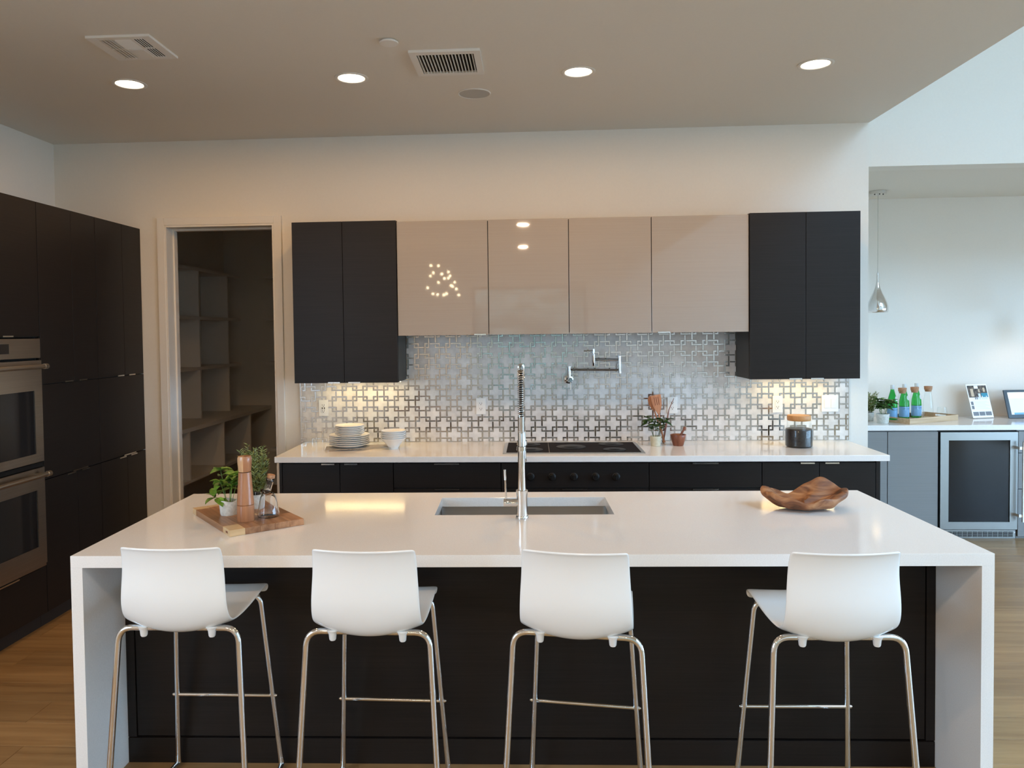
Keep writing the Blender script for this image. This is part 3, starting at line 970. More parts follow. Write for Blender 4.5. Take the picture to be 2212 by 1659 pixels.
tall_doors('tall dark cabinet touching the back wall by the pantry doorway', 4.946, YW - 0.004, 5.28)
tall_doors('tall dark cabinet next to the double oven', 4.347, 4.944, 4.68)
ot = tall_unit('tall dark oven tower housing the double oven', 3.575, 4.345)
bd = MB()
bd.box(XL + 0.005, XT - 0.021, 3.575, 3.593, 0.10, 2.498)
bd.box(XL + 0.005, XT - 0.021, 4.327, 4.345, 0.10, 2.498)
bd.box(XL + 0.005, XT - 0.021, 3.594, 4.326, 1.712, 2.498)
bd.box(XL + 0.005, XT - 0.021, 3.594, 4.326, 0.10, 0.372)
part('body', bd, M['dark_body'], ot)
for a, b, p in ((3.575, 3.96, 3.89), (3.96, 4.345, 4.06)):
    dd = part('door', front_x(a, b, 1.716, 2.50), M['dark'], ot, bev=0.001)
    pull_x(p, 1.716, 0.085, dd, up=False)
part('side_stile', MB().box(XT - 0.019, XT, 4.333, 4.3435, 0.38, 1.71), M['dark'], ot)
dd = part('drawer', front_x(3.575, 4.345, 0.09, 0.366), M['dark'], ot, bev=0.001)
pull_x(4.01, 0.366, 0.16, dd)
tall_doors('tall dark cabinet nearest the viewer on the left wall', 2.975, 3.573, 3.27)

ov = thing('double_oven', 'stainless steel double wall oven in the tall dark cabinets', 'oven', (-3.1, 3.96, 0.374))
part('housing', MB().box(-3.45, XT - 0.022, 3.60, 4.32, 0.376, 1.708), M['black'], ov)
oy0, oy1 = 3.60, 4.331
cpn = part('control_panel', MB().box(XT - 0.02, XT + 0.012, oy0, oy1, 1.592, 1.704), M['oven_steel'], ov, bev=0.002)
part('display', MB().box(XT + 0.0121, XT + 0.0135, 3.86, 4.06, 1.622, 1.676), M['black_glass'], cpn)
for z0, z1, g0, g1 in ((0.99, 1.578, 1.04, 1.405), (0.392, 0.955, 0.50, 0.83)):
    # steel door face with a window opening
    fr = MB()
    xo, xi = XT + 0.016, XT - 0.02
    w0, w1 = 3.672, 4.262
    for (a, b, c, d_) in ((oy0, oy1, z0, g0), (oy0, oy1, g1, z1), (oy0, w0, g0, g1), (w1, oy1, g0, g1)):
        fr.box(xi, xo, a, b, c, d_)
    dr = part('oven_door', fr, M['oven_steel'], ov)
    part('oven_window', MB().box(xi, xo - 0.004, w0 + 0.0005, w1 - 0.0005, g0 + 0.0005, g1 - 0.0005), M['black_glass'], dr)
    hz_ = z1 - 0.034
    h = MB().lathe([(0.0135, 3.625), (0.0135, 4.30)], (XT + 0.062, 0, hz_), 16, 'y')
    h.lathe([(0.0165, 4.285), (0.0165, 4.312)], (XT + 0.062, 0, hz_), 16, 'y')
    for yy in (3.68, 4.25):
        h.box(XT + 0.0162, XT + 0.062, yy - 0.011, yy + 0.011, hz_ - 0.008, hz_ + 0.008)
    part('handle', h, M['oven_steel'], dr, smooth=True)
part('vent_trim', MB().box(XT - 0.02, XT + 0.006, oy0, oy1, 0.96, 0.984), M['black'], ov)
part('bottom_trim', MB().box(XT - 0.02, XT + 0.010, oy0, oy1, 0.374, 0.389), M['oven_steel'], ov)

# ================================================================== ISLAND
IPHI = 0.0241
ISL = dict(x0=-1.687, x1=1.5807, y0=-0.4956, y1=0.5764, yp=-0.2064, t=0.0434)
it = thing('island_countertop', 'white quartz waterfall countertop of the kitchen island', 'countertop', (0, 3.2, 0), IPHI)
I = ISL
SX0, SX1, SY0, SY1 = -0.430, 0.345, 0.104, 0.452
part('top_slab', slab_hole(I['x0'], I['x1'], I['y0'], I['y1'], CT - I['t'], CT, SX0, SX1, SY0, SY1), M['quartz'], it, bev=0.0008, world=False)
part('side_panel', MB().box(I['x0'], I['x0'] + I['t'], I['y0'], I['y1'], 0, CT - I['t']), M['quartz'], it, bev=0.0006, world=False)
part('side_panel', MB().box(I['x1'] - I['t'], I['x1'], I['y0'], I['y1'], 0, CT - I['t']), M['quartz'], it, bev=0.0006, world=False)
ib = thing('island_cabinet', 'dark wood island cabinet behind the bar stools', 'cabinet', (0, 3.2, 0), IPHI)
bx0, bx1, bz1 = I['x0'] + I['t'] + 0.001, I['x1'] - I['t'] - 0.001, CT - I['t'] - 0.002
body = MB()
body.box(bx0, bx1, I['yp'] + 0.021, -0.02, 0.10, bz1)
body.box(bx0, SX0 - 0.06, -0.02, I['y1'] - 0.03, 0.10, bz1)
body.box(SX1 + 0.06, bx1, -0.02, I['y1'] - 0.03, 0.10, bz1)
body.box(SX0 - 0.06, SX1 + 0.06, 0.5, I['y1'] - 0.03, 0.10, bz1)
part('body', body, M['dark_body'], ib, world=False)
yp = I['yp']
part('stile', MB().box(bx0, bx0 + 0.034, yp, yp + 0.02, 0.104, bz1), M['dark'], ib, world=False, bev=0.0008)
part('stile', MB().box(bx1 - 0.034, bx1, yp, yp + 0.02, 0.104, bz1), M['dark'], ib, world=False, bev=0.0008)
part('back_panel', MB().box(bx0 + 0.038, bx1 - 0.038, yp + 0.003, yp + 0.02, 0.108, bz1), M['dark'], ib, world=False, bev=0.0008)
part('base_rail', MB().box(bx0, bx1, yp, yp + 0.02, 0.0, 0.100), M['dark'], ib, world=False, bev=0.0008)
for k in range(5):
    w = (bx1 - bx0) / 5
    dd = part('door', MB().box(bx0 + k * w + 0.002, bx0 + (k + 1) * w - 0.002, I['y1'] - 0.029, I['y1'] - 0.012, 0.105, bz1 - 0.004), M['dark'], ib, world=False)

sk = thing('undermount_sink', 'stainless steel undermount sink in the island countertop', 'sink', (0, 3.2, 0.64), IPHI)
def basin():
    mb = MB()
    x0, x1, y0, y1 = SX0 - 0.006, SX1 + 0.006, SY0 - 0.006, SY1 + 0.006
    zt, zb = CT - I['t'] - 0.0015 - 0.64, 0.015
    n = 6
    def ring(x0, x1, y0, y1, z, r):
        pts = []
        for (cx, cy, a0) in ((x1 - r, y1 - r, 0), (x0 + r, y1 - r, PI / 2), (x0 + r, y0 + r, PI), (x1 - r, y0 + r, 1.5 * PI)):
            for k in range(n + 1):
                a = a0 + PI / 2 * k / n
                pts.append((cx + r * math.cos(a), cy + r * math.sin(a), z))
        return pts
    rings = [ring(x0 - 0.02, x1 + 0.02, y0 - 0.02, y1 + 0.02, zt, 0.03), ring(x0, x1, y0, y1, zt, 0.02), ring(x0, x1, y0, y1, zb + 0.015, 0.02), ring(x0 + 0.012, x1 - 0.012, y0 + 0.012, y1 - 0.012, zb, 0.02)]
    m = len(rings[0])
    vs = [p for r in rings for p in r]
    fs = []
    for j in range(3):
        for k in range(m):
            fs.append((j * m + k, (j + 1) * m + k, (j + 1) * m + (k + 1) % m, j * m + (k + 1) % m))
    fs.append(tuple(3 * m + k for k in range(m)))
    return mb.add(vs, fs)
part('basin', basin(), M['steel'], sk, smooth=True, world=False)
part('drain', MB().lathe([(0.045, 0.0), (0.045, 0.004), (0.035, 0.005), (0.03, 0.002), (0.001, 0.002)], (-0.04, 0.32, 0.0152), 24), M['chrome'], sk, smooth=True, world=False)

# ---- tall spring faucet
FX, FY = -0.053, 3.250
fc = thing('kitchen_faucet', 'tall chrome pull-down faucet with exposed spring at the island sink', 'faucet', (FX, FY, CT))
part('flange', MB().lathe([(0.0275, 0.0003), (0.0275, 0.008), (0.0255, 0.011)], (FX, FY, CT), 32), M['chrome'], fc, smooth=True)
part('body', MB().lathe([(0.0245, 0.011), (0.0225, 0.05), (0.0225, 0.085), (0.025, 0.112), (0.025, 0.118), (0.02, 0.12)], (FX, FY, CT), 32), M['chrome'], fc, smooth=True)
part('column', MB().lathe([(0.0168, 0.12), (0.0155, 0.2), (0.0148, 0.36)], (FX, FY, CT), 28), M['chrome'], fc, smooth=True)
part('collar', MB().lathe([(0.0135, 0.36), (0.0135, 0.43)] , (FX, FY, CT), 24), M['nickel'], fc, smooth=True)
RA = 0.085
zs0, zs1 = CT + 0.36, CT + 0.36
straight_top = 1.473
hose = [(FX, FY, CT + 0.43), (FX, FY, straight_top)] + arc((FX, FY + RA, straight_top), RA, PI, 0, 18, (0, 1, 0), (0, 0, 1))[1:] + [(FX, FY + 2 * RA, 1.27)]
part('hose', MB().tube(hose, 0.0075, 10), M['black'], fc, smooth=True)
def along(path):
    L = [0.0]
    for a, b in zip(path[:-1], path[1:]):
        L.append(L[-1] + (Vector(b) - Vector(a)).length)
    return L
def helix(path, r, pitch, seg=12):
    P = [Vector(p) for p in path]
    L = along(P)
    n = int(L[-1] / pitch * seg)
    out = []
    for k in range(n + 1):
        s_ = L[-1] * k / n
        i = 0
        while i < len(L) - 2 and L[i + 1] < s_:
            i += 1
        t = (s_ - L[i]) / (L[i + 1] - L[i])
        p = P[i].lerp(P[i + 1], t)
        tg = (P[i + 1] - P[i]).normalized()
        u = Vector((1, 0, 0))
        v = tg.cross(u).normalized()
        a = 2 * PI * k / seg
        out.append(p + (u * math.cos(a) + v * math.sin(a)) * r)
    return out
part('spring', MB().tube(helix(hose, 0.0132, 0.0088, 14), 0.0018, 5), M['chrome'], fc, smooth=True)
part('tight_coil', MB().tube(helix([(FX, FY, CT + 0.36), (FX, FY, CT + 0.43)], 0.0135, 0.0042, 12), 0.0019, 5), M['nickel'], fc, smooth=True)
part('spray_head', MB().lathe([(0.013, 1.275), (0.0165, 1.265), (0.018, 1.20), (0.018, 1.15), (0.02, 1.135), (0.017, 1.128)][::-1], (FX, FY + 2 * RA, 0), 24), M['chrome'], fc, smooth=True)
part('docking_arm', MB().tube([(FX, FY + 0.012, 1.215), (FX, FY + 2 * RA - 0.017, 1.215)], 0.006, 10).lathe([(0.0225, 1.206), (0.0225, 1.224)], (FX, FY + 2 * RA, 0), 24, caps=False).lathe([(0.0195, 1.206), (0.0195, 1.224)], (FX, FY, 0), 24, caps=False), M['chrome'], fc, smooth=True)
lv = part('handle_barrel', MB().lathe([(0.0155, -0.078), (0.0165, -0.074), (0.0165, -0.05), (0.0155, -0.046), (0.0165, -0.042), (0.0165, -0.01)], (FX, FY, CT + 0.064), 24, 'x'), M['chrome'], fc, smooth=True)
lx = FX - 0.068
part('lever', MB().tube([(lx, FY, CT + 0.075), (lx - 0.002, FY, CT + 0.16), (lx - 0.0025, FY, CT + 0.162), (lx - 0.004, FY, CT + 0.205)], [0.0042, 0.0042, 0.0056, 0.0056], 12), M['chrome'], lv, smooth=30)

# ---- pot filler on the backsplash
PFY = 5.462
pf = thing('pot_filler', 'chrome folding pot filler faucet on the backsplash above the cooktop', 'faucet', (0.254, YT, 1.30))
part('flange', MB().lathe([(0.031, 0.0), (0.031, -0.006), (0.018, -0.012), (0.012, -0.03), (0.012, -0.072)], (0.254, YT - 0.0002, 1.366), 28, 'y'), M['chrome'], pf, smooth=True)
part('valve_body', MB().lathe([(0.0115, 1.35), (0.0115, 1.46)], (0.254, PFY, 0), 20), M['chrome'], pf, smooth=True)
part('valve_knob', MB().lathe([(0.015, -0.012), (0.015, -0.03), (0.013, -0.033)], (0.262, PFY, 1.366), 20, 'y'), M['chrome'], pf, smooth=True)
part('lever', MB().tube([(0.262, PFY - 0.022, 1.36), (0.262, PFY - 0.022, 1.295)], 0.0032, 8), M['chrome'], pf, smooth=True)
part('lower_arm', MB().tube([(0.262, PFY, 1.437), (0.60, PFY, 1.432)], 0.0082, 12), M['pipe'], pf, smooth=True)
part('elbow', MB().lathe([(0.0115, 1.41), (0.0115, 1.53)], (0.608, PFY, 0), 20), M['chrome'], pf, smooth=True)
PFY2 = PFY - 0.03
part('upper_arm', MB().tube([(0.602, PFY, 1.503), (0.428, PFY2, 1.508)], 0.0082, 12), M['pipe'], pf, smooth=True)
part('spout', MB().lathe([(0.009, 1.462), (0.0115, 1.468), (0.0115, 1.545), (0.006, 1.549), (0.006, 1.556), (0.0085, 1.558), (0.0085, 1.582)], (0.424, PFY2, 0), 20), M['chrome'], pf, smooth=True)
part('lever', MB().tube([(0.42, PFY2, 1.57), (0.356, PFY2, 1.57)], 0.0042, 10), M['chrome'], pf, smooth=True)

# ================================================================== CEILING FITTINGS
def downlight(x, y, label, power=None):
    e = thing('downlight', label, 'light', (x, y, ZC - 0.012), group='recessed ceiling downlights')
    part('trim_ring', MB().lathe([(0.094, -0.0005), (0.094, -0.003), (0.086, -0.0065), (0.075, -0.0035), (0.073, -0.0005)], (x, y, ZC), 36, caps=False), M['trim'], e, smooth=True)
    part('lens', MB().lathe([(0.001, -0.0065), (0.03, -0.006), (0.055, -0.0045), (0.0725, -0.001)], (x, y, ZC), 36, caps=False), M['lens'], e, smooth=True)
    l = bpy.data.lights.new('downlight_beam', 'AREA')
    l.shape = 'DISK'
    l.size = 0.14
    l.energy = power or CAN_POWER
    l.color = REAR_WARM if power else WARM
    o = bpy.data.objects.new('downlight_beam', l)
    COL.objects.link(o)
    o.parent = e
    o.location = (0, 0, -0.012)
downlight(-2.256, 4.27, 'lit recessed downlight nearest the tall cabinets, below the square vent')
downlight(-0.993, 4.285, 'lit recessed downlight left of the slatted ceiling vent')
downlight(0.265, 4.30, 'lit recessed downlight right of the slatted ceiling vent')
downlight(1.538, 4.295, 'lit recessed downlight nearest the sloping ceiling edge')
downlight(-0.111, 0.262, 'recessed downlight behind the viewer, mirrored high in a glossy cabinet', REAR_CAN_POWER)
downlight(-0.144, -2.378, 'recessed downlight behind the viewer, mirrored lower in a glossy cabinet', REAR_CAN_POWER)
downlight(-2.4, 0.3, 'recessed downlight behind the viewer by the left wall', REAR_CAN_POWER)
downlight(-2.4, -2.4, 'rearmost recessed downlight by the left wall', REAR_CAN_POWER)

def slat_vent():
    x0, x1, y0, y1 = -0.612, -0.25, 3.895, 4.252
    e = thing('ceiling_vent', 'slatted rectangular ceiling vent in the middle of the ceiling', 'vent', ((x0 + x1) / 2, (y0 + y1) / 2, ZC - 0.02))
    fr = MB()
    ix0, ix1, iy0, iy1 = x0 + 0.035, x1 - 0.035, y0 + 0.04, y1 - 0.035
    zb = ZC - 0.014
    for b in ((x0, x1, y0, iy0), (x0, x1, iy1, y1), (x0, ix0, iy0, iy1), (ix1, x1, iy0, iy1)):
        fr.box(*b, zb, ZC - 0.0005)
    part('frame', fr, M['trim'], e)
    part('duct_shade', MB().box(ix0 + 0.0005, ix1 - 0.0005, iy0 + 0.0005, iy1 - 0.0005, ZC - 0.0022, ZC - 0.0008), M['slot'], e)  # thin dark sheet under the solid ceiling, painting the shade behind the slats
    n = 17
    for k in range(n):
        x = ix0 + (k + 0.5) * (ix1 - ix0) / n
        part('slat', MB().obox((x, (iy0 + iy1) / 2, ZC - 0.0082), (0.3, 0, 0.954), (0, 1, 0), (-0.954, 0, 0.3), 0.0055, (iy1 - iy0) / 2 - 0.001, 0.0009), M['trim'], e)
slat_vent()

def square_vent():
    x0, x1, y0, y1 = -2.10, -1.79, 3.575, 3.875
    e = thing('ceiling_vent', 'square multi-way ceiling diffuser at the left', 'vent', ((x0 + x1) / 2, (y0 + y1) / 2, ZC - 0.02))
    zt, zb = ZC - 0.0005, ZC - 0.012
    part('back_plate', MB().box(x0, x1, y0, y1, ZC - 0.006, zt), M['trim'], e)
    cx = [x0 + 0.05, x0 + 0.115, x0 + 0.125, x0 + 0.205, x0 + 0.215, x1 - 0.04]
    my = (y0 + y1) / 2
    fr = MB()
    for b in ((x0, x1, y0, y0 + 0.03), (x0, x1, y1 - 0.03, y1), (x0, cx[0], y0 + 0.03, y1 - 0.03), (cx[5], x1, y0 + 0.03, y1 - 0.03),
              (cx[1], cx[2], y0 + 0.03, y1 - 0.03), (cx[3], cx[4], y0 + 0.03, y1 - 0.03)):
        fr.box(*b, zb, ZC - 0.0062)
    for a, b in ((cx[0], cx[1]), (cx[2], cx[3]), (cx[4], cx[5])):
        fr.box(a, b, my - 0.005, my + 0.005, zb, ZC - 0.0062)
    part('frame', fr, M['trim'], e)
    for (ya, yb) in ((y0 + 0.03, my - 0.005), (my + 0.005, y1 - 0.03)):
        part('opening', MB().box(cx[4], cx[5], ya, yb, ZC - 0.0075, ZC - 0.0062), M['slot'], e)  # dark plate, no real hole: shade between the slats put into its colour
        for k in range(5):
            x = cx[4] + (k + 0.1) * (cx[5] - cx[4]) / 4.4
            part('slat', MB().obox((x, (ya + yb) / 2, zb + 0.002), (0.25, 0, 0.968), (0, 1, 0), (-0.968, 0, 0.25), 0.0018, (yb - ya) / 2, 0.0008), M['trim'], e)
        for k in range(4):
            x = cx[0] + (k + 0.5) * (cx[1] - cx[0]) / 4
            part('slat', MB().obox((x, (ya + yb) / 2, zb + 0.001), (0.8, 0, -0.6), (0, 1, 0), (0.6, 0, 0.8), 0.007, (yb - ya) / 2, 0.0008), M['trim'], e)
    part('opening', MB().box(cx[2], cx[3], y0 + 0.03, my - 0.005, ZC - 0.0075, ZC - 0.0062), M['slot'], e)  # another dark plate, painting the shadowed middle group of slats
    for k in range(7):
        y = y0 + 0.03 + (k + 0.6) * (my - 0.035 - y0) / 7
        part('slat', MB().obox(((cx[2] + cx[3]) / 2, y, zb + 0.001), (1, 0, 0), (0, 0.8, -0.6), (0, 0.6, 0.8), (cx[3] - cx[2]) / 2, 0.0062, 0.0008), M['trim'], e)
    part('flat_blade', MB().box(cx[2] + 0.002, cx[3] - 0.002, my + 0.009, y1 - 0.034, zb - 0.002, ZC - 0.0062), M['trim'], e, bev=0.002)
    for sx, sy in ((x0 + 0.045, y0 + 0.02), (x1 - 0.045, y0 + 0.02), (x0 + 0.045, y1 - 0.018), (x1 - 0.03, y1 - 0.018)):
        part('screw', MB().lathe([(0.0035, zb - 0.0003), (0.0025, zb - 0.0025)][::-1], (sx, sy, 0), 10), M['white_plastic'], e, smooth=True)
square_vent()
solid('sprinkler_cover', MB().lathe([(0.001, -0.014), (0.044, -0.014), (0.046, -0.011), (0.046, -0.007), (0.036, -0.006), (0.036, -0.0005)], (-0.685, 3.765, ZC), 32), M['trim'], 'small round white cap on the ceiling left of the slatted vent', 'cap', smooth=30)
sp = thing('ceiling_speaker', 'round flush ceiling speaker below the slatted vent', 'speaker', (-0.332, 4.625, ZC - 0.008))
part('bezel', MB().lathe([(0.098, -0.0005), (0.098, -0.004), (0.094, -0.006), (0.091, -0.004), (0.091, -0.0005)], (-0.332, 4.625, ZC), 40, caps=False), M['trim'], sp, smooth=True)
part('grille', MB().lathe([(0.001, -0.0035), (0.09, -0.0032), (0.091, -0.0006)], (-0.332, 4.625, ZC), 40, caps=False), M['grille'], sp, smooth=True)

# ================================================================== BAR STOOLS
def make_stool(label):
    e = thing('bar_stool', label, 'stool', (0, 0, 0), group='white bar stools at the island')
    # shell: seat and back in one curved sheet. v runs from the front lip over the seat and up the back
    prof = [(0.205, 0.712), (0.214, 0.726), (0.206, 0.742), (0.185, 0.747), (0.12, 0.743), (0.04, 0.736), (-0.05, 0.732), (-0.13, 0.735), (-0.175, 0.746), (-0.2, 0.772),
            (-0.212, 0.81), (-0.212, 0.86), (-0.208, 0.915), (-0.212, 0.965), (-0.224, 1.003), (-0.232, 1.008)]
    wid = [0.176, 0.178, 0.180, 0.181, 0.182, 0.184, 0.185, 0.185, 0.185, 0.184, 0.182, 0.180, 0.176, 0.174, 0.172, 0.170]
    m = len(prof)
    nu = 14
    mb = MB()
    vs, fs = [], []
    for j, (py, pz) in enumerate(prof):
        back = min(1.0, max(0.0, (j - 6) / 4))
        for i in range(nu + 1):
            u = -1 + 2 * i / nu
            k = (1 - u * u)
            y = py - back * 0.030 * k + (0.0 if j > 2 else 0.0)
            z = pz - (1 - back) * 0.010 * k * (0.4 if j < 4 else 1) - (0.038 * k * (0.6 if j == 7 else 1.0 if j == 8 else 0.8) if 7 <= j <= 9 else 0)
            ww = wid[j]
            if j in (0, m - 1) and abs(u) > 0.99:
                ww *= 0.985
            vs.append((u * ww, y, z))
    for j in range(m - 1):
        for i in range(nu):
            a = j * (nu + 1) + i
            fs.append((a, a + 1, a + nu + 2, a + nu + 1))
    mb.add(vs, fs)
    sh = part('seat_shell', mb, M['shell'], e, smooth=60, world=False)
    so = sh.modifiers.new('solidify', 'SOLIDIFY')
    so.thickness = 0.009
    so.offset = 0
    ss = sh.modifiers.new('subsurf', 'SUBSURF')
    ss.levels = ss.render_levels = 2
    # chrome frame: rear and front hoops joined by floor runners
    zt, r = 0.712, 0.0105
    rear = rounded([(-0.245, -0.235, r), (-0.207, -0.180, zt + 0.006), (0.207, -0.180, zt + 0.006), (0.245, -0.235, r)], 0.05, 7)
    front = rounded([(-0.208, 0.235, r), (-0.165, 0.155, zt + 0.004), (0.165, 0.155, zt + 0.004), (0.208, 0.235, r)], 0.04, 7)
    for nm, pth in (('rear_hoop', rear), ('front_hoop', front)):
        part(nm, MB().tube(pth, r, 14), M['chrome'], e, smooth=True, world=False)
    for sx in (-1, 1):
        part('floor_runner', MB().tube(rounded([(sx * 0.2068, 0.231, 0.045), (sx * 0.2085, 0.236, r), (sx * 0.245, -0.236, r), (sx * 0.2435, -0.233, 0.045)], 0.03, 6), r, 14), M['chrome'], e, smooth=True, world=False)
    # footrest between the front legs
    zf = 0.305
    tt = zf / zt
    fx, fy = 0.208 - (0.208 - 0.165) * tt, 0.235 - 0.08 * tt
    part('footrest', MB().tube([(-fx - 0.014, fy, zf), (fx + 0.014, fy, zf)], 0.0075, 12), M['chrome'], e, smooth=True, world=False)
    for sx in (-1, 1):
        part('screw_cap', MB().lathe([(0.005, 0), (0.004, 0.004)], (sx * (fx + 0.014) - (0.004 if sx < 0 else 0), fy, zf), 10, 'x'), M['chrome'], e, smooth=True, world=False)
    # white clips that hold the shell on the hoops
    for sx in (-1, 1):
        for cy in (-0.185, 0.155):
            c = MB().lathe([(0.009, 0.690), (0.0115, 0.694), (0.0135, 0.712), (0.02, 0.724)], (sx * 0.118, cy, 0), 14)
            part('clip', c, M['shell'], e, smooth=True, world=False)
    return e
s1 = make_stool('leftmost white shell bar stool, beside the left island end')
s1.location = (-1.215, 2.705, 0)
s1.rotation_euler = (0, 0, math.radians(0.5))
dup(s1, (-0.555, 2.685, 0), math.radians(-1.0), 'white shell bar stool left of the sink faucet, second from left')
dup(s1, (0.155, 2.675, 0), math.radians(-7.5), 'white shell bar stool turned slightly right, just right of the faucet')
dup(s1, (0.966, 2.680, 0), math.radians(1.5), 'rightmost white shell bar stool, below the driftwood bowl')

# ================================================================== THINGS ON THE BACK COUNTER
# wire rack
def wire_rack():
    e = thing('wire_rack', 'flat wire cooling rack under the plate stack', 'rack', (-1.19, 5.215, CT), math.radians(12))
    L, W, z = 0.235, 0.085, 0.010
    part('frame', MB().tube(rounded([(-L, -W, z), (L, -W, z), (L, W, z), (-L, W, z), (-L, -W, z)], 0.012, 4), 0.0022, 6), M['nickel'], e, smooth=True, world=False)
    n = 11
    for k in range(n):
        y = -W + (k + 0.5) * 2 * W / n
        part('wire', MB().tube([(-L, y, z), (L, y, z)], 0.0016, 6), M['nickel'], e, world=False)
    for sx in (-1, 1):
        for sy in (-1, 1):
            part('foot', MB().tube([(sx * (L - 0.02), sy * W, z), (sx * (L - 0.02), sy * W, 0.0016)], 0.0016, 6), M['nickel'], e, world=False)
wire_rack()
def plate_mesh(r):
    p = [(0.001, 0.004), (r * 0.55, 0.004), (r * 0.6, 0.0), (r * 0.64, 0.003), (r * 0.72, 0.006), (r * 0.985, 0.0185), (r, 0.0205), (r * 0.985, 0.022), (r * 0.72, 0.0105), (r * 0.62, 0.0075), (0.001, 0.0075)]
    return MB().lathe(p, (0, 0, 0), 44)
PX, PYY = -1.271, 5.235
big, small = plate_mesh(0.139), plate_mesh(0.101)
zp = CT + 0.0125
me = None
for k in range(6):
    if me is None:
        me = mesh_of(big, 'dinner_plate', M['porcelain'], 35)
    o = bpy.data.objects.new('dinner_plate', me)
    COL.objects.link(o)
    o.location = (PX + random.uniform(-0.002, 0.002), PYY, zp)
    o['label'] = ['lowest large white plate, lying on the wire rack', 'second large white plate from the wire rack up', 'third large white plate from the wire rack up',
                  'third large white plate below the small plates', 'second large white plate below the small plates', 'uppermost large white plate, right under the small plates'][k]
    o['category'] = 'plate'
    o['group'] = 'large plates stacked on the wire rack'
    zp += 0.0128
zp += 0.0
me = None
zp = zp - 0.0128 + 0.0082
for k in range(6):
    if me is None:
        me = mesh_of(small, 'side_plate', M['porcelain'], 35)
    o = bpy.data.objects.new('side_plate', me)
    COL.objects.link(o)
    o.location = (PX + 0.003 + random.uniform(-0.0015, 0.0015), PYY, zp)
    o['label'] = ['lowest small white plate, resting on the large plates', 'second small white plate above the large plates', 'third small white plate above the large plates',
                  'third small white plate from the top of the stack', 'second small white plate from the top of the stack', 'topmost small white plate of the plate stack'][k]
    o['category'] = 'plate'
    o['group'] = 'small plates stacked on the large plates'
    zp += 0.0112
def bowl_mesh():
    p = [(0.001, 0.006), (0.026, 0.006), (0.028, 0.0), (0.033, 0.0), (0.034, 0.008), (0.050, 0.032), (0.068, 0.054), (0.081, 0.067), (0.0875, 0.0735), (0.0878, 0.0755), (0.0855, 0.0755), (0.078, 0.0675), (0.064, 0.054), (0.045, 0.033), (0.03, 0.014), (0.001, 0.011)]
    return mesh_of(MB().lathe(p, (0, 0, 0), 40), 'bowl', M['porcelain'], 40)
me = bowl_mesh()
for k in range(5):
    o = bpy.data.objects.new('bowl', me)
    COL.objects.link(o)
    o.location = (-0.960, 5.205, CT + 0.0005 + k * 0.0130)
    o['label'] = ['lowest white bowl of the stack, standing on the counter', 'second white bowl from the bottom of the bowl stack', 'middle white bowl of the five stacked bowls', 'second white bowl from the top of the bowl stack', 'topmost white bowl of the stack beside the plates'][k]
    o['category'] = 'bowl'
    o['group'] = 'white bowls stacked beside the plates'

# ---- leaves
def leaf_mesh(name, L, W, m, fold=0.25, droop=0.25):
    rows = [(0.0, 0.05), (0.2, 0.72), (0.45, 1.0), (0.72, 0.72), (0.9, 0.32), (1.0, 0.02)]
    mb = MB()
    vs = []
    for t, w in rows:
        z0 = -droop * L * t * t
        for u in (-1, 0, 1):
            vs.append((u * w * W / 2, t * L, z0 + abs(u) * w * W * fold))
    fs = []
    for j in range(len(rows) - 1):
        for i in range(2):
            a = j * 3 + i
            fs.append((a, a + 1, a + 4, a + 3))
    mb.add(vs, fs)
    me = mesh_of(mb, name, m, 60)
    return me
def put_leaf(me, parent, p, az, el, roll=0.0, sc=1.0):
    o = bpy.data.objects.new('leaf', me)
    COL.objects.link(o)
    o.parent = parent
    o.location = p
    o.rotation_euler = (Matrix.Rotation(az, 3, 'Z') @ Matrix.Rotation(el, 3, 'X') @ Matrix.Rotation(roll, 3, 'Y')).to_euler()
    o.scale = (sc, sc, sc)
    return o
def pot(parent, r0, r1, h, m, wave=0.0):
    p = [(0.001, 0.0), (r0 * 0.94, 0.0), (r0, 0.006), (r1, h - 0.003), (r1 - 0.001, h), (r1 - 0.006, h), (r1 - 0.007, h - 0.008), (r1 - 0.009, h - 0.015), (0.001, h - 0.015)]
    mb = MB().lathe(p, (0, 0, 0), 32)
    if wave:
        mb.v = [(x, y, z + (wave * math.sin(3 * math.atan2(y, x) + 1) if z > h * 0.8 and math.hypot(x, y) > r1 * 0.7 else 0)) for x, y, z in mb.v]
    part('pot', mb, m, parent, smooth=50, world=False)
    part('soil', MB().lathe([(0.001, h - 0.0125), (r1 - 0.0105, h - 0.0135), (r1 - 0.0105, h - 0.0145)], (0, 0, 0), 20), M['soil'], parent, world=False)

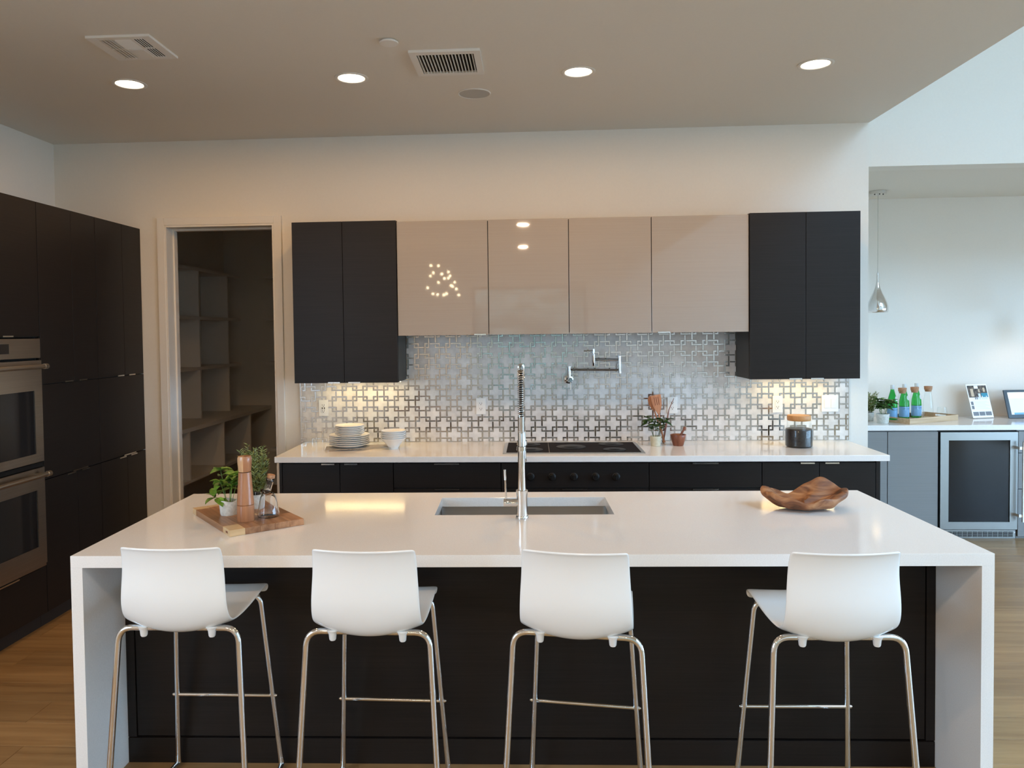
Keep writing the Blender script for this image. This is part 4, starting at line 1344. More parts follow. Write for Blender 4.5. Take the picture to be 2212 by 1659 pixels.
def herb(name, label, cat, loc, r0, r1, h, potmat, stems, leafmat, L, W, seed, rise, spread, wave=0.0, top=True):
    """pot with a few leafy stems; every leaf is its own piece"""
    e = thing(name, label, cat, loc)
    pot(e, r0, r1, h, potmat, wave)
    rnd = random.Random(seed)
    me = leaf_mesh('leaf', L, W, leafmat)
    for k in range(stems):
        a = 2 * PI * k / stems + rnd.uniform(-0.4, 0.4)
        hh = rise * rnd.uniform(0.6, 1.0)
        out = spread * rnd.uniform(0.5, 1.0)
        p0 = Vector((0.3 * r1 * math.cos(a), 0.3 * r1 * math.sin(a), h - 0.014))
        p2 = Vector((out * math.cos(a), out * math.sin(a), h + hh))
        p1 = (p0 + p2) / 2 + Vector((0, 0, hh * 0.15))
        pts = [p0 * (1 - t) ** 2 + p1 * 2 * t * (1 - t) + p2 * t * t for t in [i / 6 for i in range(7)]]
        part('stem', MB().tube(pts, 0.0013, 5), leafmat, e, world=False)
        for q in range(1, 4):
            t = 0.35 + 0.65 * q / 3
            c = p0 * (1 - t) ** 2 + p1 * 2 * t * (1 - t) + p2 * t * t
            for s_ in (0, PI):
                put_leaf(me, e, c, a - PI / 2 + s_ * 1.0 + PI / 2 * (q % 2) + rnd.uniform(-0.5, 0.5), rnd.uniform(-0.35, 0.5), rnd.uniform(-0.4, 0.4), rnd.uniform(0.6, 1.0) * (1.0 if q < 3 else 0.85))
        if top:
            for s_ in range(3):
                put_leaf(me, e, p2, a + s_ * 2.1, rnd.uniform(0.0, 0.6), 0, rnd.uniform(0.6, 0.95))
    return e

herb('potted_plant', 'dark leafy herb in a cream pot right of the cooktop', 'plant', (0.829, 5.29, CT + 0.0004), 0.033, 0.0385, 0.068, M['cream_pot'], 7, M['leaf_dark'], 0.062, 0.036, 11, 0.135, 0.085)

# glass jar with wooden utensils, behind the herb
uj = thing('utensil_jar', 'clear glass jar behind the herb holding wooden utensils', 'jar', (0.905, 5.40, CT + 0.0004))
part('glass_wall', MB().lathe([(0.038, 0.0), (0.042, 0.004), (0.042, 0.13)], (0, 0, 0), 28, caps=False).lathe([(0.001, 0.002), (0.038, 0.002)], (0, 0, 0), 28, caps=False), M['thin'], uj, smooth=True, world=False)
def utensil(name, label, base, tip, head):
    base, tip = Vector(base), Vector(tip)
    e = thing(name, label, 'utensil', base)
    part('handle', MB().tube([(0, 0, 0), tip - base], [0.0065, 0.0055], 8), M['spoon'], e, smooth=True, world=False)
    t = (tip - base).normalized()
    side = Vector((1, 0, 0)) - t * t.x
    side.normalize()
    nrm = t.cross(side)
    mb = MB()
    prof = head
    pts = []
    for s_, w in prof:
        pts.append((s_, w))
    vs, fs = [], []
    for zz in (-0.0022, 0.0022):
        for s_, w in pts:
            for u in (-1, 1):
                vs.append(tip - base + t * s_ + side * (u * w) + nrm * zz)
    n = len(pts)
    for j in range(n - 1):
        a = 2 * j
        fs += [(a, a + 1, a + 3, a + 2), (2 * n + a, 2 * n + a + 2, 2 * n + a + 3, 2 * n + a + 1)]
        fs += [(a, a + 2, 2 * n + a + 2, 2 * n + a), (a + 1, 2 * n + a + 1, 2 * n + a + 3, a + 3)]
    fs += [(0, 2 * n, 2 * n + 1, 1), (2 * n - 2, 2 * n - 1, 4 * n - 1, 4 * n - 2)]
    mb.add(vs, fs)
    part('blade', mb, M['spoon'], e, world=False)
    return e, t, side, nrm, tip - base
ut, t_, s_, n_, tp = utensil('spatula', 'slotted wooden spatula standing in the glass jar behind the herb', (0.90, 5.385, CT + 0.006), (0.868, 5.40, 1.135), [(-0.01, 0.006), (0.02, 0.02), (0.05, 0.030), (0.09, 0.0345), (0.125, 0.0345)])
sl = MB()
for k in (-1, 0, 1):
    c = tp + t_ * 0.082 + s_ * (k * 0.013) - n_ * 0.0024
    sl.obox(c, s_, n_, t_, 0.0022, 0.0004, 0.028)
    sl.obox(c + n_ * 0.0048, s_, n_, t_, 0.0022, 0.0004, 0.028)
part('slots', sl, M['mortar'], ut, world=False)
utensil('wooden_spoon', 'pale wooden spoon leaning left behind the slotted spatula', (0.912, 5.41, CT + 0.006), (0.842, 5.425, 1.15), [(-0.005, 0.005), (0.02, 0.016), (0.05, 0.023), (0.08, 0.021), (0.098, 0.012), (0.104, 0.003)])
solid('thin_stick', MB().tube([(0.895, 5.39, CT + 0.008), (0.928, 5.40, 1.09), (0.940, 5.405, 1.155), (0.976, 5.41, 1.235)], [0.007, 0.0062, 0.0032, 0.002], 8), M['mortar'], 'thin brown bent stick leaning right out of the utensil jar', 'utensil', smooth=True)

# mortar and pestle
mo = thing('mortar', 'small reddish brown wooden mortar beside the herb', 'mortar', (0.983, 5.30, CT + 0.0004))
part('cup', MB().lathe([(0.001, 0.0), (0.033, 0.0), (0.035, 0.003), (0.047, 0.045), (0.0535, 0.074), (0.0525, 0.076), (0.047, 0.072), (0.04, 0.04), (0.02, 0.018), (0.001, 0.016)], (0, 0, 0), 36), M['mortar'], mo, smooth=50, world=False)
pe = solid('pestle', MB().tube([(0.985, 5.30, CT + 0.030), (0.9905, 5.30, CT + 0.045), (1.008, 5.30, CT + 0.085), (1.020, 5.30, CT + 0.106), (1.026, 5.30, CT + 0.116), (1.030, 5.30, CT + 0.122), (1.033, 5.30, CT + 0.1265)], [0.012, 0.013, 0.0075, 0.0065, 0.0115, 0.0115, 0.005], 14), M['mortar'], 'brown wooden pestle leaning in the mortar', 'pestle', smooth=60)

# coffee jar
cj = thing('coffee_jar', 'round glass jar of dark coffee beans with wooden lid', 'jar', (1.765, 5.225, CT + 0.0004))
part('glass_wall', MB().lathe([(0.08, 0.0005), (0.0865, 0.006), (0.0875, 0.02), (0.0875, 0.113), (0.083, 0.127), (0.077, 0.134), (0.0755, 0.142), (0.0755, 0.178)], (0, 0, 0), 40, caps=False), M['thin'], cj, smooth=True, world=False)
part('coffee_beans', MB().lathe([(0.001, 0.002), (0.078, 0.003), (0.085, 0.01), (0.0855, 0.112), (0.082, 0.122), (0.06, 0.126), (0.03, 0.121), (0.001, 0.123)], (0, 0, 0), 40), M['beans'], cj, smooth=True, world=False, kind='stuff')
part('lid', MB().lathe([(0.001, 0.176), (0.072, 0.176), (0.0745, 0.18), (0.0755, 0.206), (0.073, 0.211), (0.001, 0.212)], (0, 0, 0), 40), M['lid_wood'], cj, smooth=30, world=False)

# ================================================================== THINGS ON THE ISLAND
# cutting board of glued blocks
CBX, CBY, CBA = -1.2355, 3.219, math.atan2(-0.391, 0.325)
cb = thing('cutting_board', 'acacia cutting board of brown and pale blocks at the island left', 'board', (CBX, CBY, CT + 0.0004), CBA)
rows = [((0.0, 0.80, 'walnut'), (0.80, 1.0, 'sapwood')), ((0.0, 0.07, 'sapwood'), (0.07, 0.55, 'walnut'), (0.55, 1.0, 'walnut')), ((0.0, 0.35, 'walnut'), (0.35, 0.62, 'sapwood'), (0.62, 1.0, 'walnut')), ((0.0, 0.5, 'walnut'), (0.5, 1.0, 'walnut')), ((0.0, 0.72, 'walnut'), (0.72, 1.0, 'walnut'))]
rows[0] = ((0.0, 0.10, 'sapwood'), (0.10, 0.83, 'walnut'), (0.83, 1.0, 'sapwood'))
bl, bw = 0.508, 0.306
for j, row in enumerate(rows):
    ya, yb = -bw / 2 + j * bw / 5, -bw / 2 + (j + 1) * bw / 5
    for a, b, mm in row:
        mb = MB().box(-(b - a) * bl / 2 + 0.0001, (b - a) * bl / 2 - 0.0001, -bw / 10 + 0.0001, bw / 10 - 0.0001, 0, 0.026)
        o = part('block', mb, M[mm], cb, world=False, bev=0.0012)
        o.location = ((a + b) / 2 * bl - bl / 2, (ya + yb) / 2, 0)
        o.data.materials[0] = M[mm]
ZB = CT + 0.0004 + 0.026 + 0.0004
part('brand_mark', MB().box(0.0, 0.024, -0.0002, 0.0, 0.0085, 0.0165), M['mortar'], cb, world=False).location = (bl / 2 - 0.05, -bw / 2 - 0.0002, 0)

# mint in a cement pot
mint = herb('potted_plant', 'bright green mint in a speckled cement pot on the cutting board', 'plant', (-1.300, 3.192, ZB), 0.036, 0.041, 0.062, M['stone_pot'], 6, M['leaf'], 0.058, 0.040, 5, 0.125, 0.055, wave=0.003)
lm = leaf_mesh('leaf', 0.06, 0.042, M['leaf'])
for p, az, el, sc in (((-0.05, -0.02, 0.075), 1.2, 0.5, 0.9), ((-0.05, -0.02, 0.075), 2.6, -0.1, 0.9), ((-0.045, -0.02, 0.073), -2.3, -0.3, 0.95), ((-0.03, -0.03, 0.07), -1.2, -0.4, 0.9), ((-0.06, -0.02, 0.08), 0.4, 0.9, 0.8)):
    put_leaf(lm, mint, p, az, el, 0.2, sc)
part('stem', MB().tube([(-0.01, -0.008, 0.05), (-0.03, -0.016, 0.072), (-0.052, -0.02, 0.077)], 0.0013, 5), M['leaf'], mint, world=False)

# rosemary behind the mill
def rosemary(name, label, loc, potm, r, h, n, rise, spread, seed, cat='plant'):
    e = thing(name, label, cat, loc)
    pot(e, r * 0.9, r, h, potm)
    rnd = random.Random(seed)
    st, nd = MB(), MB()
    for k in range(n):
        a = rnd.random() * 2 * PI
        o_ = spread * math.sqrt(rnd.random())
        hh = rise * rnd.uniform(0.55, 1.0)
        p0 = Vector((0.4 * r * math.cos(a), 0.4 * r * math.sin(a), h - 0.014))
        p1 = Vector((o_ * math.cos(a), o_ * math.sin(a), h + hh))
        st.tube([p0, (p0 + p1) / 2 + Vector((0, 0, 0.008)), p1], 0.001, 4)
        for q in range(44):
            t = 0.15 + 0.85 * q / 44
            c = p0.lerp(p1, t)
            b = rnd.random() * 2 * PI
            dv = Vector((math.cos(b), math.sin(b), rnd.uniform(0.3, 1.0))).normalized()
            ln = 0.033 * (1.15 - 0.5 * t)
            s_ = dv.orthogonal().normalized() * 0.0025
            s2 = dv.cross(s_)
            nd.add([c - s_, c + s_, c + dv * ln * 0.6 + s_ * 0.8 + s2 * 0.3, c + dv * ln, c + dv * ln * 0.6 - s_ * 0.8 + s2 * 0.3], [(0, 1, 2, 3, 4)])
    part('stems', st, M['bark'], e, world=False)
    part('needles', nd, M['needle'], e, world=False, kind='stuff')
    return e
rosemary('potted_plant', 'feathery rosemary plant behind the pepper mill on the cutting board', (-1.232, 3.315, ZB), M['stone_pot'], 0.040, 0.062, 30, 0.215, 0.075, 4)

# pepper mill
pm = thing('pepper_mill', 'tall turned wooden pepper mill with two-tone head', 'pepper mill', (-1.188, 3.088, ZB))
part('lower_body', MB().lathe([(0.001, 0.0), (0.0345, 0.0), (0.0355, 0.003), (0.0345, 0.066)], (0, 0, 0), 40), M['mill'], pm, smooth=30, world=False)
part('upper_body', MB().lathe([(0.0335, 0.067), (0.0345, 0.069), (0.0300, 0.13), (0.0255, 0.200)], (0, 0, 0), 40), M['mill'], pm, smooth=30, world=False)
hd = MB()
hp = [(0.0235, 0.2025), (0.0255, 0.206), (0.0285, 0.244), (0.0285, 0.258), (0.026, 0.266), (0.001, 0.268)]
def half_lathe(prof, a0, a1, n):
    mb = MB()
    vs, fs = [], []
    for r_, h_ in prof:
        for k in range(n + 1):
            a = a0 + (a1 - a0) * k / n
            vs.append((r_ * math.cos(a), r_ * math.sin(a), h_))
    m = len(prof)
    for j in range(m - 1):
        for k in range(n):
            fs.append((j * (n + 1) + k, j * (n + 1) + k + 1, (j + 1) * (n + 1) + k + 1, (j + 1) * (n + 1) + k))
    return mb.add(vs, fs)
part('head', half_lathe(hp, math.radians(-83), math.radians(165), 34), M['mill'], pm, smooth=30, world=False, label='dark brown side of the mill head')
part('head', half_lathe(hp, math.radians(165), math.radians(277), 18), M['mill_pale'], pm, smooth=30, world=False, label='pale wood wedge of the mill head')

# glass oil bottle with slanted neck
ob = thing('oil_bottle', 'small clear glass bottle with slanted neck and cork on the board', 'bottle', (-1.118, 3.160, ZB))
part('glass_body', MB().lathe([(0.001, 0.0005), (0.042, 0.0005), (0.0455, 0.006), (0.0445, 0.016), (0.032, 0.082), (0.026, 0.094), (0.017, 0.101)], (0, 0, 0), 36, caps=False), M['glass'], ob, smooth=60, world=False)
so = ob.children[0].modifiers.new('solidify', 'SOLIDIFY')
so.thickness = 0.0022
so.offset = -1
nk = part('glass_neck', MB().tube([(-0.008, 0, 0.096), (-0.001, 0, 0.118), (0.008, 0, 0.146), (0.0125, 0, 0.162)], [0.0185, 0.0155, 0.0155, 0.0165], 22, caps=False), M['glass'], ob, smooth=True, world=False)
so = nk.modifiers.new('solidify', 'SOLIDIFY')
so.thickness = 0.002
so.offset = -1
part('cork', MB().tube([(0.0055, 0, 0.137), (0.0128, 0, 0.1625), (0.0131, 0, 0.163), (0.016, 0, 0.176)], [0.0128, 0.014, 0.0165, 0.0158], 20), M['cork'], ob, smooth=30, world=False)

# driftwood bowl
def driftwood_bowl():
    from mathutils import noise
    e = MB()
    nt, nr = 72, 12
    def rim(a):
        ca, sa = math.cos(a), math.sin(a)
        z = 0.055
        z += 0.030 * max(0, -ca) ** 3                      # raised left tip
        z += 0.072 * math.exp(-((a - 1.02) / 0.42) ** 2)    # hump at the back right
        z += 0.022 * max(0, ca) ** 2
        z += 0.010 * math.exp(-((a - 5.9) / 0.35) ** 2)
        z += 0.008 * math.sin(5 * a + 0.6) + 0.005 * math.sin(9 * a)
        return z
    def radius(a):
        return (0.180 + 0.012 * math.sin(2 * a + 0.5) + 0.008 * math.sin(5 * a), 0.115 + 0.010 * math.sin(3 * a))
    vs, fs = [], []
    rings = []
    for j in range(nr + 1):
        t = j / nr
        rings.append(('o', t))
    for j in range(nr + 1):
        t = 1 - j / nr
        rings.append(('i', t))
    for kind, t in rings:
        for k in range(nt):
            a = 2 * PI * k / nt
            rx, ry = radius(a)
            if kind == 'o':
                rr = math.sin(t * PI / 2) ** 0.62 * (1.0 if t < 0.85 else 1.0 - (t - 0.85) * 0.25)
                z = rim(a) * (1 - math.cos(t * PI / 2)) ** 0.85
            else:
                rr = t * 0.86
                z = rim(a) * (0.30 + 0.66 * t ** 2.2)
            x, y = rx * rr * math.cos(a), ry * rr * math.sin(a)
            nv = noise.noise_vector(Vector((x * 15, y * 18, z * 26 + (3 if kind == 'i' else 0))))
            amp = 0.011 if z > 0.008 else 0.0
            x, y, z = x + nv.x * amp, y + nv.y * amp, max(0.0005, z + nv.z * amp)
            vs.append((x, y, z))
    m = len(rings)
    for j in range(m - 1):
        for k in range(nt):
            fs.append((j * nt + k, j * nt + (k + 1) % nt, (j + 1) * nt + (k + 1) % nt, (j + 1) * nt + k))
    e.add(vs, fs)
    o = bpy.data.objects.new('driftwood_bowl', mesh_of(e, 'driftwood_bowl', M['bowl_wood'], 70))
    COL.objects.link(o)
    o.location = (1.182, 3.425, CT + 0.0003)
    o.rotation_euler = (0, 0, math.radians(-6))
    o['label'] = 'rough carved driftwood bowl on the right of the island'
    o['category'] = 'bowl'
    ss = o.modifiers.new('subsurf', 'SUBSURF')
    ss.levels = ss.render_levels = 1
driftwood_bowl()

# ================================================================== BAR ALCOVE
YBF = 6.36
def bar_unit(label, x0, x1, fronts):
    e = thing('bar_cabinet', label, 'cabinet', ((x0 + x1) / 2, 6.65, 0), group='grey lacquer bar cabinets')
    part('body', MB().box(x0 + 0.0005, x1 - 0.0005, YBF + 0.021, YB - 0.004, 0.0, 0.8765), M['bar_grey'], e)
    for nm, z0, z1 in fronts:
        part(nm, front_y(MB(), x0 + 0.0018, x1 - 0.0018, z0, z1, YBF), M['bar_grey'], e, bev=0.001)
    return e
bar_unit('narrow grey lacquer bar cabinet right behind the kitchen wall end', 2.32, 2.848, [('door', 0.02, 0.866)])
bar_unit('grey lacquer bar cabinet left of the wine fridge', 2.850, 3.246, [('door', 0.02, 0.866)])
bar_unit('grey lacquer drawer cabinet right of the wine fridge', 3.866, 4.6, [('drawer', 0.695, 0.866), ('drawer', 0.405, 0.689), ('drawer', 0.02, 0.399)])
solid('bar_countertop', MB().box(2.315, 4.62, YBF - 0.018, YB - 0.0005, 0.878, CT), M['quartz'], 'white quartz bar countertop in the alcove at the right', 'countertop', bev=0.0025)

wf = thing('wine_fridge', 'stainless framed wine fridge with dark glass door under the bar counter', 'fridge', (3.556, 6.65, 0))
part('housing', MB().box(3.254, 3.858, YBF + 0.03, YB - 0.02, 0.0, 0.868), M['black'], wf)
fx0, fx1, fz0, fz1 = 3.2575, 3.8565, 0.078, 0.862
gx0, gx1, gz0, gz1 = 3.322, 3.797, 0.138, 0.797
fd = part('door_frame', slab_hole(fx0, fx1, fz0, fz1, 0, 1, gx0, gx1, gz0, gz1), M['fridge_steel'], wf)
fm = fd.data
for v in fm.vertices:
    p = v.co + wf.location
    v.co = Vector((p.x, (YBF - 0.012) + (1 - p.z) * 0.040, p.y)) - wf.location
fm.update()
part('glass_pane', MB().box(gx0 + 0.0005, gx1 - 0.0005, YBF - 0.004, YBF + 0.02, gz0 + 0.0005, gz1 - 0.0005), M['black_glass'], fd)
hb = MB().box(3.862, 3.876, YBF - 0.072, YBF - 0.058, 0.150, 0.792)
for z in (0.20, 0.74):
    hb.box(3.838, 3.866, YBF - 0.064, YBF - 0.058, z - 0.012, z + 0.012)
    hb.box(3.838, 3.844, YBF - 0.060, YBF - 0.0125, z - 0.012, z + 0.012)
part('handle', hb, M['chrome'], fd)
gr = part('grille', MB().box(3.262, 3.852, YBF + 0.004, YBF + 0.028, 0.002, 0.07), M['fridge_steel'], wf)
for k in range(14):
    x = 3.285 + k * 0.0395
    part('grille_slot', MB().box(x, x + 0.033, YBF + 0.0022, YBF + 0.0039, 0.014, 0.056), M['black'], gr)
    louv = MB()
    for q in range(5):
        z = 0.017 + q * 0.008
        louv.box(x, x + 0.033, YBF + 0.0008, YBF + 0.0022, z, z + 0.002)
    part('louver', louv, M['fridge_steel'], gr)
part('hinge_screw', MB().lathe([(0.006, 0), (0.005, -0.004)], (3.842, YBF + 0.0038, 0.05), 12, 'y'), M['chrome'], gr)

# tray
TA = math.radians(28)
TU, TV = Vector((math.cos(TA), math.sin(TA), 0)), Vector((-math.sin(TA), math.cos(TA), 0))
TC = Vector((3.2345, 6.673, CT + 0.0004))
tr = thing('serving_tray', 'pale wooden serving tray on the bar counter holding bottles', 'tray', TC, TA)
part('base', MB().box(-0.292, 0.292, -0.142, 0.142, 0, 0.008), M['tray_wood'], tr, world=False)
for b in ((-0.30, 0.30, -0.152, -0.142), (-0.30, 0.30, 0.142, 0.152)):
    part('long_side', MB().box(*b, 0, 0.046), M['tray_wood'], tr, world=False, bev=0.001)
for sx in (-1, 1):
    a, b = (-0.30, -0.2922) if sx < 0 else (0.2922, 0.30)
    mb = MB()
    mb.box(a, b, -0.1418, 0.1418, 0, 0.020)
    mb.box(a, b, -0.1418, -0.05, 0.020, 0.046)
    mb.box(a, b, 0.05, 0.1418, 0.020, 0.046)
    mb.box(a, b, -0.05, 0.05, 0.036, 0.046)
    part('handled_side', mb, M['tray_wood'], tr, world=False)
ZTR = CT + 0.0004 + 0.0084

def text_mesh(body, size, mat_, bend_r, name):
    """flat lettering wrapped on a cylinder of radius bend_r, centred, facing -y"""
    cu = bpy.data.curves.new(name, 'FONT')
    cu.body = body
    cu.size = size
    cu.align_x = 'CENTER'
    cu.align_y = 'CENTER'
    cu.resolution_u = 2
    tmp = bpy.data.objects.new(name + '_src', cu)
    COL.objects.link(tmp)
    dg = bpy.context.evaluated_depsgraph_get()
    me = bpy.data.meshes.new_from_object(tmp.evaluated_get(dg))
    bpy.data.objects.remove(tmp)
    for v in me.vertices:
        x, y = v.co.x, v.co.y
        if bend_r:
            a = x / bend_r
            v.co = Vector((bend_r * math.sin(a), -bend_r * math.cos(a), y))
        else:
            v.co = Vector((x, 0, y))
    me.materials.clear()
    me.materials.append(mat_)
    return me

def water_bottle(label):
    e = thing('water_bottle', label, 'bottle', (0, 0, 0), group='green water bottles on the tray')
    g = part('glass', MB().lathe([(0.001, 0.003), (0.030, 0.0005), (0.0385, 0.004), (0.040, 0.012), (0.040, 0.120), (0.0375, 0.155), (0.029, 0.195), (0.019, 0.232), (0.0145, 0.252), (0.0138, 0.285)], (0, 0, 0), 32, caps=False), M['green_glass'], e, smooth=60, world=False)
    part('label_band', MB().lathe([(0.0404, 0.018), (0.0404, 0.105)], (0, 0, 0), 32, caps=False), M['label_blue'], e, smooth=True, world=False)
    o = bpy.data.objects.new('label_text', text_mesh('S.PELLEGRINO', 0.0125, M['label_navy'], 0.0409, 'label_text'))
    COL.objects.link(o)
    o.parent = e
    o.location = (0, 0, 0.088)
    # oval badge on the shoulder
    vs, fs = [(0.012, -0.0325, 0.180)], []
    for k in range(20):
        a = 2 * PI * k / 20
        th = 0.35 + 0.42 * math.cos(a)
        z = 0.180 + 0.020 * math.sin(a)
        rr = 0.0385 + (0.0295 - 0.0385) * (z - 0.155) / 0.04 + 0.0004
        vs.append((rr * math.sin(th), -rr * math.cos(th), z))
        fs.append((0, 1 + k, 1 + (k + 1) % 20))
    part('badge', MB().add(vs, fs), M['cap_white'], e, world=False)
    part('cap', MB().lathe([(0.0145, 0.258), (0.0152, 0.262), (0.0152, 0.292), (0.013, 0.297), (0.001, 0.298)], (0, 0, 0), 24), M['cap_white'], e, smooth=40, world=False)
    return e
def tray_pos(u, v):
    p = TC + TU * u + TV * v
    return (p.x, p.y, ZTR)
b1 = water_bottle('green glass water bottle on the tray nearest the bar plants')
b1.location = tray_pos(-0.20, 0.085)
b1.rotation_euler = (0, 0, 0.35)
dup(b1, tray_pos(-0.045, 0.092), 0.3, 'middle green glass water bottle, behind the first cork carafe')
dup(b1, tray_pos(0.118, 0.098), 0.4, 'green glass water bottle on the tray farthest from the bar plants')

def carafe(label):
    e = thing('carafe', label, 'carafe', (0, 0, 0), group='clear cork-topped carafes on the tray')
    part('glass', MB().lathe([(0.001, 0.002), (0.036, 0.0005), (0.0405, 0.004), (0.0415, 0.012), (0.040, 0.10), (0.036, 0.155), (0.0285, 0.20), (0.026, 0.225), (0.0285, 0.246)], (0, 0, 0), 32, caps=False), M['thin'], e, smooth=60, world=False)
    part('cork', MB().lathe([(0.024, 0.231), (0.0265, 0.2465), (0.0305, 0.2475), (0.0325, 0.274), (0.0315, 0.2765), (0.001, 0.277)], (0, 0, 0), 28), M['cork'], e, smooth=30, world=False)
    return e
c1 = carafe('cork-topped glass carafe in front of the middle green bottle')
c1.location = tray_pos(-0.205, -0.012)
dup(c1, tray_pos(-0.045, -0.005), 0.0, 'cork-topped glass carafe in the middle of the tray')
dup(c1, tray_pos(0.135, 0.002), 0.0, 'empty cork-topped glass carafe at the right of the bottles')
def tumbler(label):
    return solid('tumbler', MB().lathe([(0.001, 0.004), (0.030, 0.0005), (0.034, 0.004), (0.038, 0.03), (0.0395, 0.05), (0.0335, 0.104)], (0, 0, 0), 28, caps=False), M['thin'], label, 'glass', smooth=60, group='stemless glasses on the tray')
g = tumbler('stemless glass on the tray in front of the carafes')
g.location = tray_pos(-0.12, -0.098)
g = tumbler('stemless glass at the right end of the tray')
g.location = tray_pos(0.19, -0.085)

rosemary('potted_plant', 'feathery herb in a grey pot at the left end of the bar counter', (2.832, 6.672, CT + 0.0004), M['stone_pot'], 0.042, 0.072, 20, 0.18, 0.08, 9)
herb('potted_plant', 'bushy green herb in a pale pot in front on the bar counter', 'plant', (2.873, 6.502, CT + 0.0004), 0.043, 0.051, 0.078, M['stone_pot'], 9, M['leaf_mid'], 0.070, 0.045, 21, 0.12, 0.08)

# leaflet in a stand
fl = thing('leaflet', 'printed leaflet leaning in an acrylic stand on the bar counter', 'leaflet', (3.845, 6.80, CT + 0.0006), math.radians(14))
LW, LH_ = 0.205, 0.295
lean = math.radians(17)
def sheet(x0, x1, z0, z1, off):
    """rectangle on the leaning sheet"""
    def P(x, z, o):
        return (x, z * math.sin(lean) - o * math.cos(lean), z * math.cos(lean) + o * math.sin(lean) * 0 + 0.006)
    a = [P(x0, z0, off), P(x1, z0, off), P(x1, z1, off), P(x0, z1, off), P(x0, z0, off - 0.0006), P(x1, z0, off - 0.0006), P(x1, z1, off - 0.0006), P(x0, z1, off - 0.0006)]
    return MB().add(a, [(0, 1, 2, 3), (7, 6, 5, 4), (0, 4, 5, 1), (1, 5, 6, 2), (2, 6, 7, 3), (3, 7, 4, 0)])
part('sheet', sheet(-LW / 2, LW / 2, 0, LH_, 0.0), M['paper'], fl, world=False)
stand = sheet(-LW / 2 - 0.002, LW / 2 + 0.002, 0, LH_ + 0.002, -0.003)
stand.box(-LW / 2 - 0.002, LW / 2 + 0.002, -0.004, 0.075, 0.0, 0.0022)
part('acrylic_stand', stand, M['acrylic'], fl, world=False)
h = LW / 2
for m_, b in (('print_dark', (-h + 0.008, h - 0.008, 0.178, 0.282)), ):
    part('photo', sheet(*b, 0.0007), M[m_], fl, world=False)
for m_, b in (('print_skin', (-0.070, -0.042, 0.186, 0.255)), ('paper', (-0.028, 0.010, 0.255, 0.280)), ('print_skin', (0.008, 0.022, 0.222, 0.25)), ('teal', (0.03, h - 0.009, 0.180, 0.215)), ('print_skin', (0.055, 0.075, 0.225, 0.262)), ('print_pale', (0.0, 0.022, 0.180, 0.212))):
    part('photo_patch', sheet(*b, 0.0012), M[m_], fl, world=False)
for x in (-0.04, -0.024, -0.008, 0.008, 0.03, 0.044, 0.058, 0.072):
    part('title_letter', sheet(x, x + 0.009, 0.160, 0.180 + 0.010 * ((x * 1000) % 3 == 0), 0.0017), M['print_pale'] if x > -0.01 else M['print_grey'], fl, world=False)
for b in ((-h + 0.012, -h + 0.036, 0.112, 0.142), (-h + 0.012, -h + 0.036, 0.076, 0.106)):
    part('thumbnail', sheet(*b, 0.0007), M['print_grey'], fl, world=False)
for k in range(8):
    part('text_line', sheet(-h + 0.048, h - 0.014 - 0.02 * (k % 3), 0.076 + k * 0.0092, 0.0785 + k * 0.0092, 0.0007), M['print_pale'], fl, world=False)
for b in ((-h + 0.012, -0.036, 0.018, 0.052), (-0.03, 0.026, 0.018, 0.052), (0.032, h - 0.012, 0.018, 0.052)):
    part('thumbnail', sheet(*b, 0.0007), M['print_grey'], fl, world=False)

tb = thing('tablet', 'dark framed tablet display leaning at the right end of the bar counter', 'tablet', (4.215, 6.79, CT + 0.0006), math.radians(8))
lean = math.radians(17)
TW, TH = 0.36, 0.245
def slab(x0, x1, z0, z1, o0, o1):
    def P(x, z, o):
        return (x, z * math.sin(lean) - o * math.cos(lean), z * math.cos(lean) + 0.004 + o * math.sin(lean))
    a = [P(x0, z0, o1), P(x1, z0, o1), P(x1, z1, o1), P(x0, z1, o1), P(x0, z0, o0), P(x1, z0, o0), P(x1, z1, o0), P(x0, z1, o0)]
    return MB().add(a, [(0, 1, 2, 3), (7, 6, 5, 4), (0, 4, 5, 1), (1, 5, 6, 2), (2, 6, 7, 3), (3, 7, 4, 0)])
part('case', slab(-TW / 2, TW / 2, 0, TH, -0.012, 0.0), M['tablet'], tb, world=False, bev=0.002)
part('screen', slab(-TW / 2 + 0.03, TW / 2 - 0.03, 0.03, TH - 0.022, 0.0, 0.0006), M['screen'], tb, world=False)
part('window_bar', slab(-TW / 2 + 0.03, TW / 2 - 0.03, TH - 0.075, TH - 0.022, 0.0006, 0.0010), M['screen_top'], tb, world=False)
part('task_bar', slab(-TW / 2 + 0.055, TW / 2 - 0.03, 0.03, 0.046, 0.0006, 0.0010), M['screen_blue'], tb, world=False)
part('prop', MB().add([(-0.08, 0.03, 0.10), (0.08, 0.03, 0.10), (0.08, 0.13, 0.0003), (-0.08, 0.13, 0.0003), (-0.08, 0.033, 0.10), (0.08, 0.033, 0.10), (0.08, 0.134, 0.0003), (-0.08, 0.134, 0.0003)], [(0, 1, 2, 3), (7, 6, 5, 4), (0, 4, 5, 1), (2, 6, 7, 3), (1, 5, 6, 2), (3, 7, 4, 0)]), M['tablet'], tb, world=False)

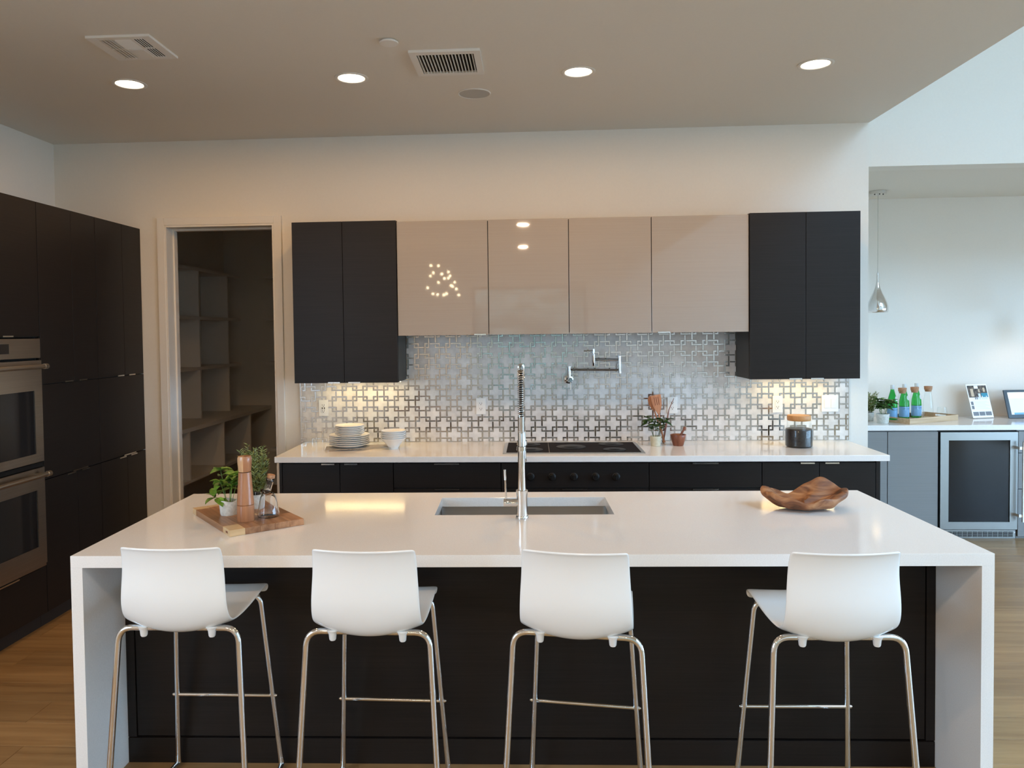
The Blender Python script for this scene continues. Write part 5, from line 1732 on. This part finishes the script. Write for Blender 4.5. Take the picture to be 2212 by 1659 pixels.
# pendants
def pendant(x, y, label):
    e = thing('pendant_light', label, 'pendant lamp', (x, y, 1.83), group='chrome teardrop pendants over the bar')
    part('canopy', MB().lathe([(0.066, ZH - 0.028), (0.066, ZH - 0.0005)], (x, y, 0), 32), M['chrome'], e, smooth=30)
    for k in (-1, 0, 1):
        part('canopy_screw', MB().lathe([(0.005, ZH - 0.032), (0.005, ZH - 0.0283)], (x + k * 0.034, y - 0.03 + 0.012 * abs(k), 0), 10), M['black'], e)
    part('cord', MB().tube([(x, y, 2.155), (x, y, ZH - 0.028)], 0.0022, 6), M['nickel'], e)
    prof = [(0.0005, 2.166), (0.0065, 2.16), (0.0075, 2.15), (0.0085, 2.10), (0.0125, 2.07), (0.021, 2.035), (0.036, 1.995), (0.055, 1.955), (0.072, 1.915), (0.0815, 1.88), (0.0825, 1.855), (0.079, 1.834)]
    sh = part('shade', MB().lathe(prof[::-1], (x, y, 0), 40, caps=False), M['chrome'], e, smooth=60)
    so = sh.modifiers.new('solidify', 'SOLIDIFY')
    so.thickness = 0.002
    so.offset = -1
    part('bulb', MB().sphere((x, y, 1.885), 0.028, 16, 10), M['bulb'], e, smooth=True)
    l = bpy.data.lights.new('pendant_glow', 'SPOT')
    l.energy = 3.5
    l.color = (1.0, 0.6, 0.36)
    l.spot_size = math.radians(120)
    l.spot_blend = 0.6
    l.shadow_soft_size = 0.03
    o = bpy.data.objects.new('pendant_glow', l)
    COL.objects.link(o)
    o.parent = e
    o.location = (0, 0, 0.015)
pendant(2.862, 6.58, 'chrome teardrop pendant lamp beside the kitchen wall end')
pendant(4.175, 6.58, 'chrome teardrop pendant lamp cut off by the right picture edge')

# ================================================================== CHANDELIER (behind the viewer, mirrored in the cabinets)
ch = thing('chandelier', 'cluster chandelier of glass bubbles mirrored in a glossy cabinet', 'chandelier', (-1.445, -2.0, 2.1))
part('canopy', MB().lathe([(0.16, ZC - 0.03), (0.16, ZC - 0.0005)], (-1.445, -2.0, 0), 32), M['chrome'], ch, smooth=30)
gl = [(-0.16, 0.28), (-0.04, 0.275), (0.08, 0.205), (-0.22, 0.14), (-0.13, 0.17), (0.0, 0.15), (0.13, 0.12), (0.02, 0.09), (0.10, 0.085), (-0.06, 0.02), (0.20, 0.02), (0.12, -0.02), (0.16, -0.04), (-0.25, -0.06), (0.23, -0.09), (-0.13, -0.17), (-0.06, -0.18), (0.02, -0.18), (0.06, -0.16), (0.25, -0.18)]
rnd = random.Random(2)
for (dx, dz) in gl:
    x, z, y = -1.445 + dx, 2.50 + dz, -2.0 + rnd.uniform(-0.2, 0.2)
    gb = part('globe', MB().sphere((x, y, z), 0.036, 16, 10), M['thin'], ch, smooth=True)
    part('bulb', MB().sphere((x, y, z), 0.017, 10, 8), M['bulb'], gb, smooth=True)
    part('cord', MB().tube([(x, y, z + 0.036), (x * 0.4 + -1.445 * 0.6, -2.0 + (y + 2.0) * 0.4, ZC - 0.03)], 0.0012, 5), M['nickel'], ch)
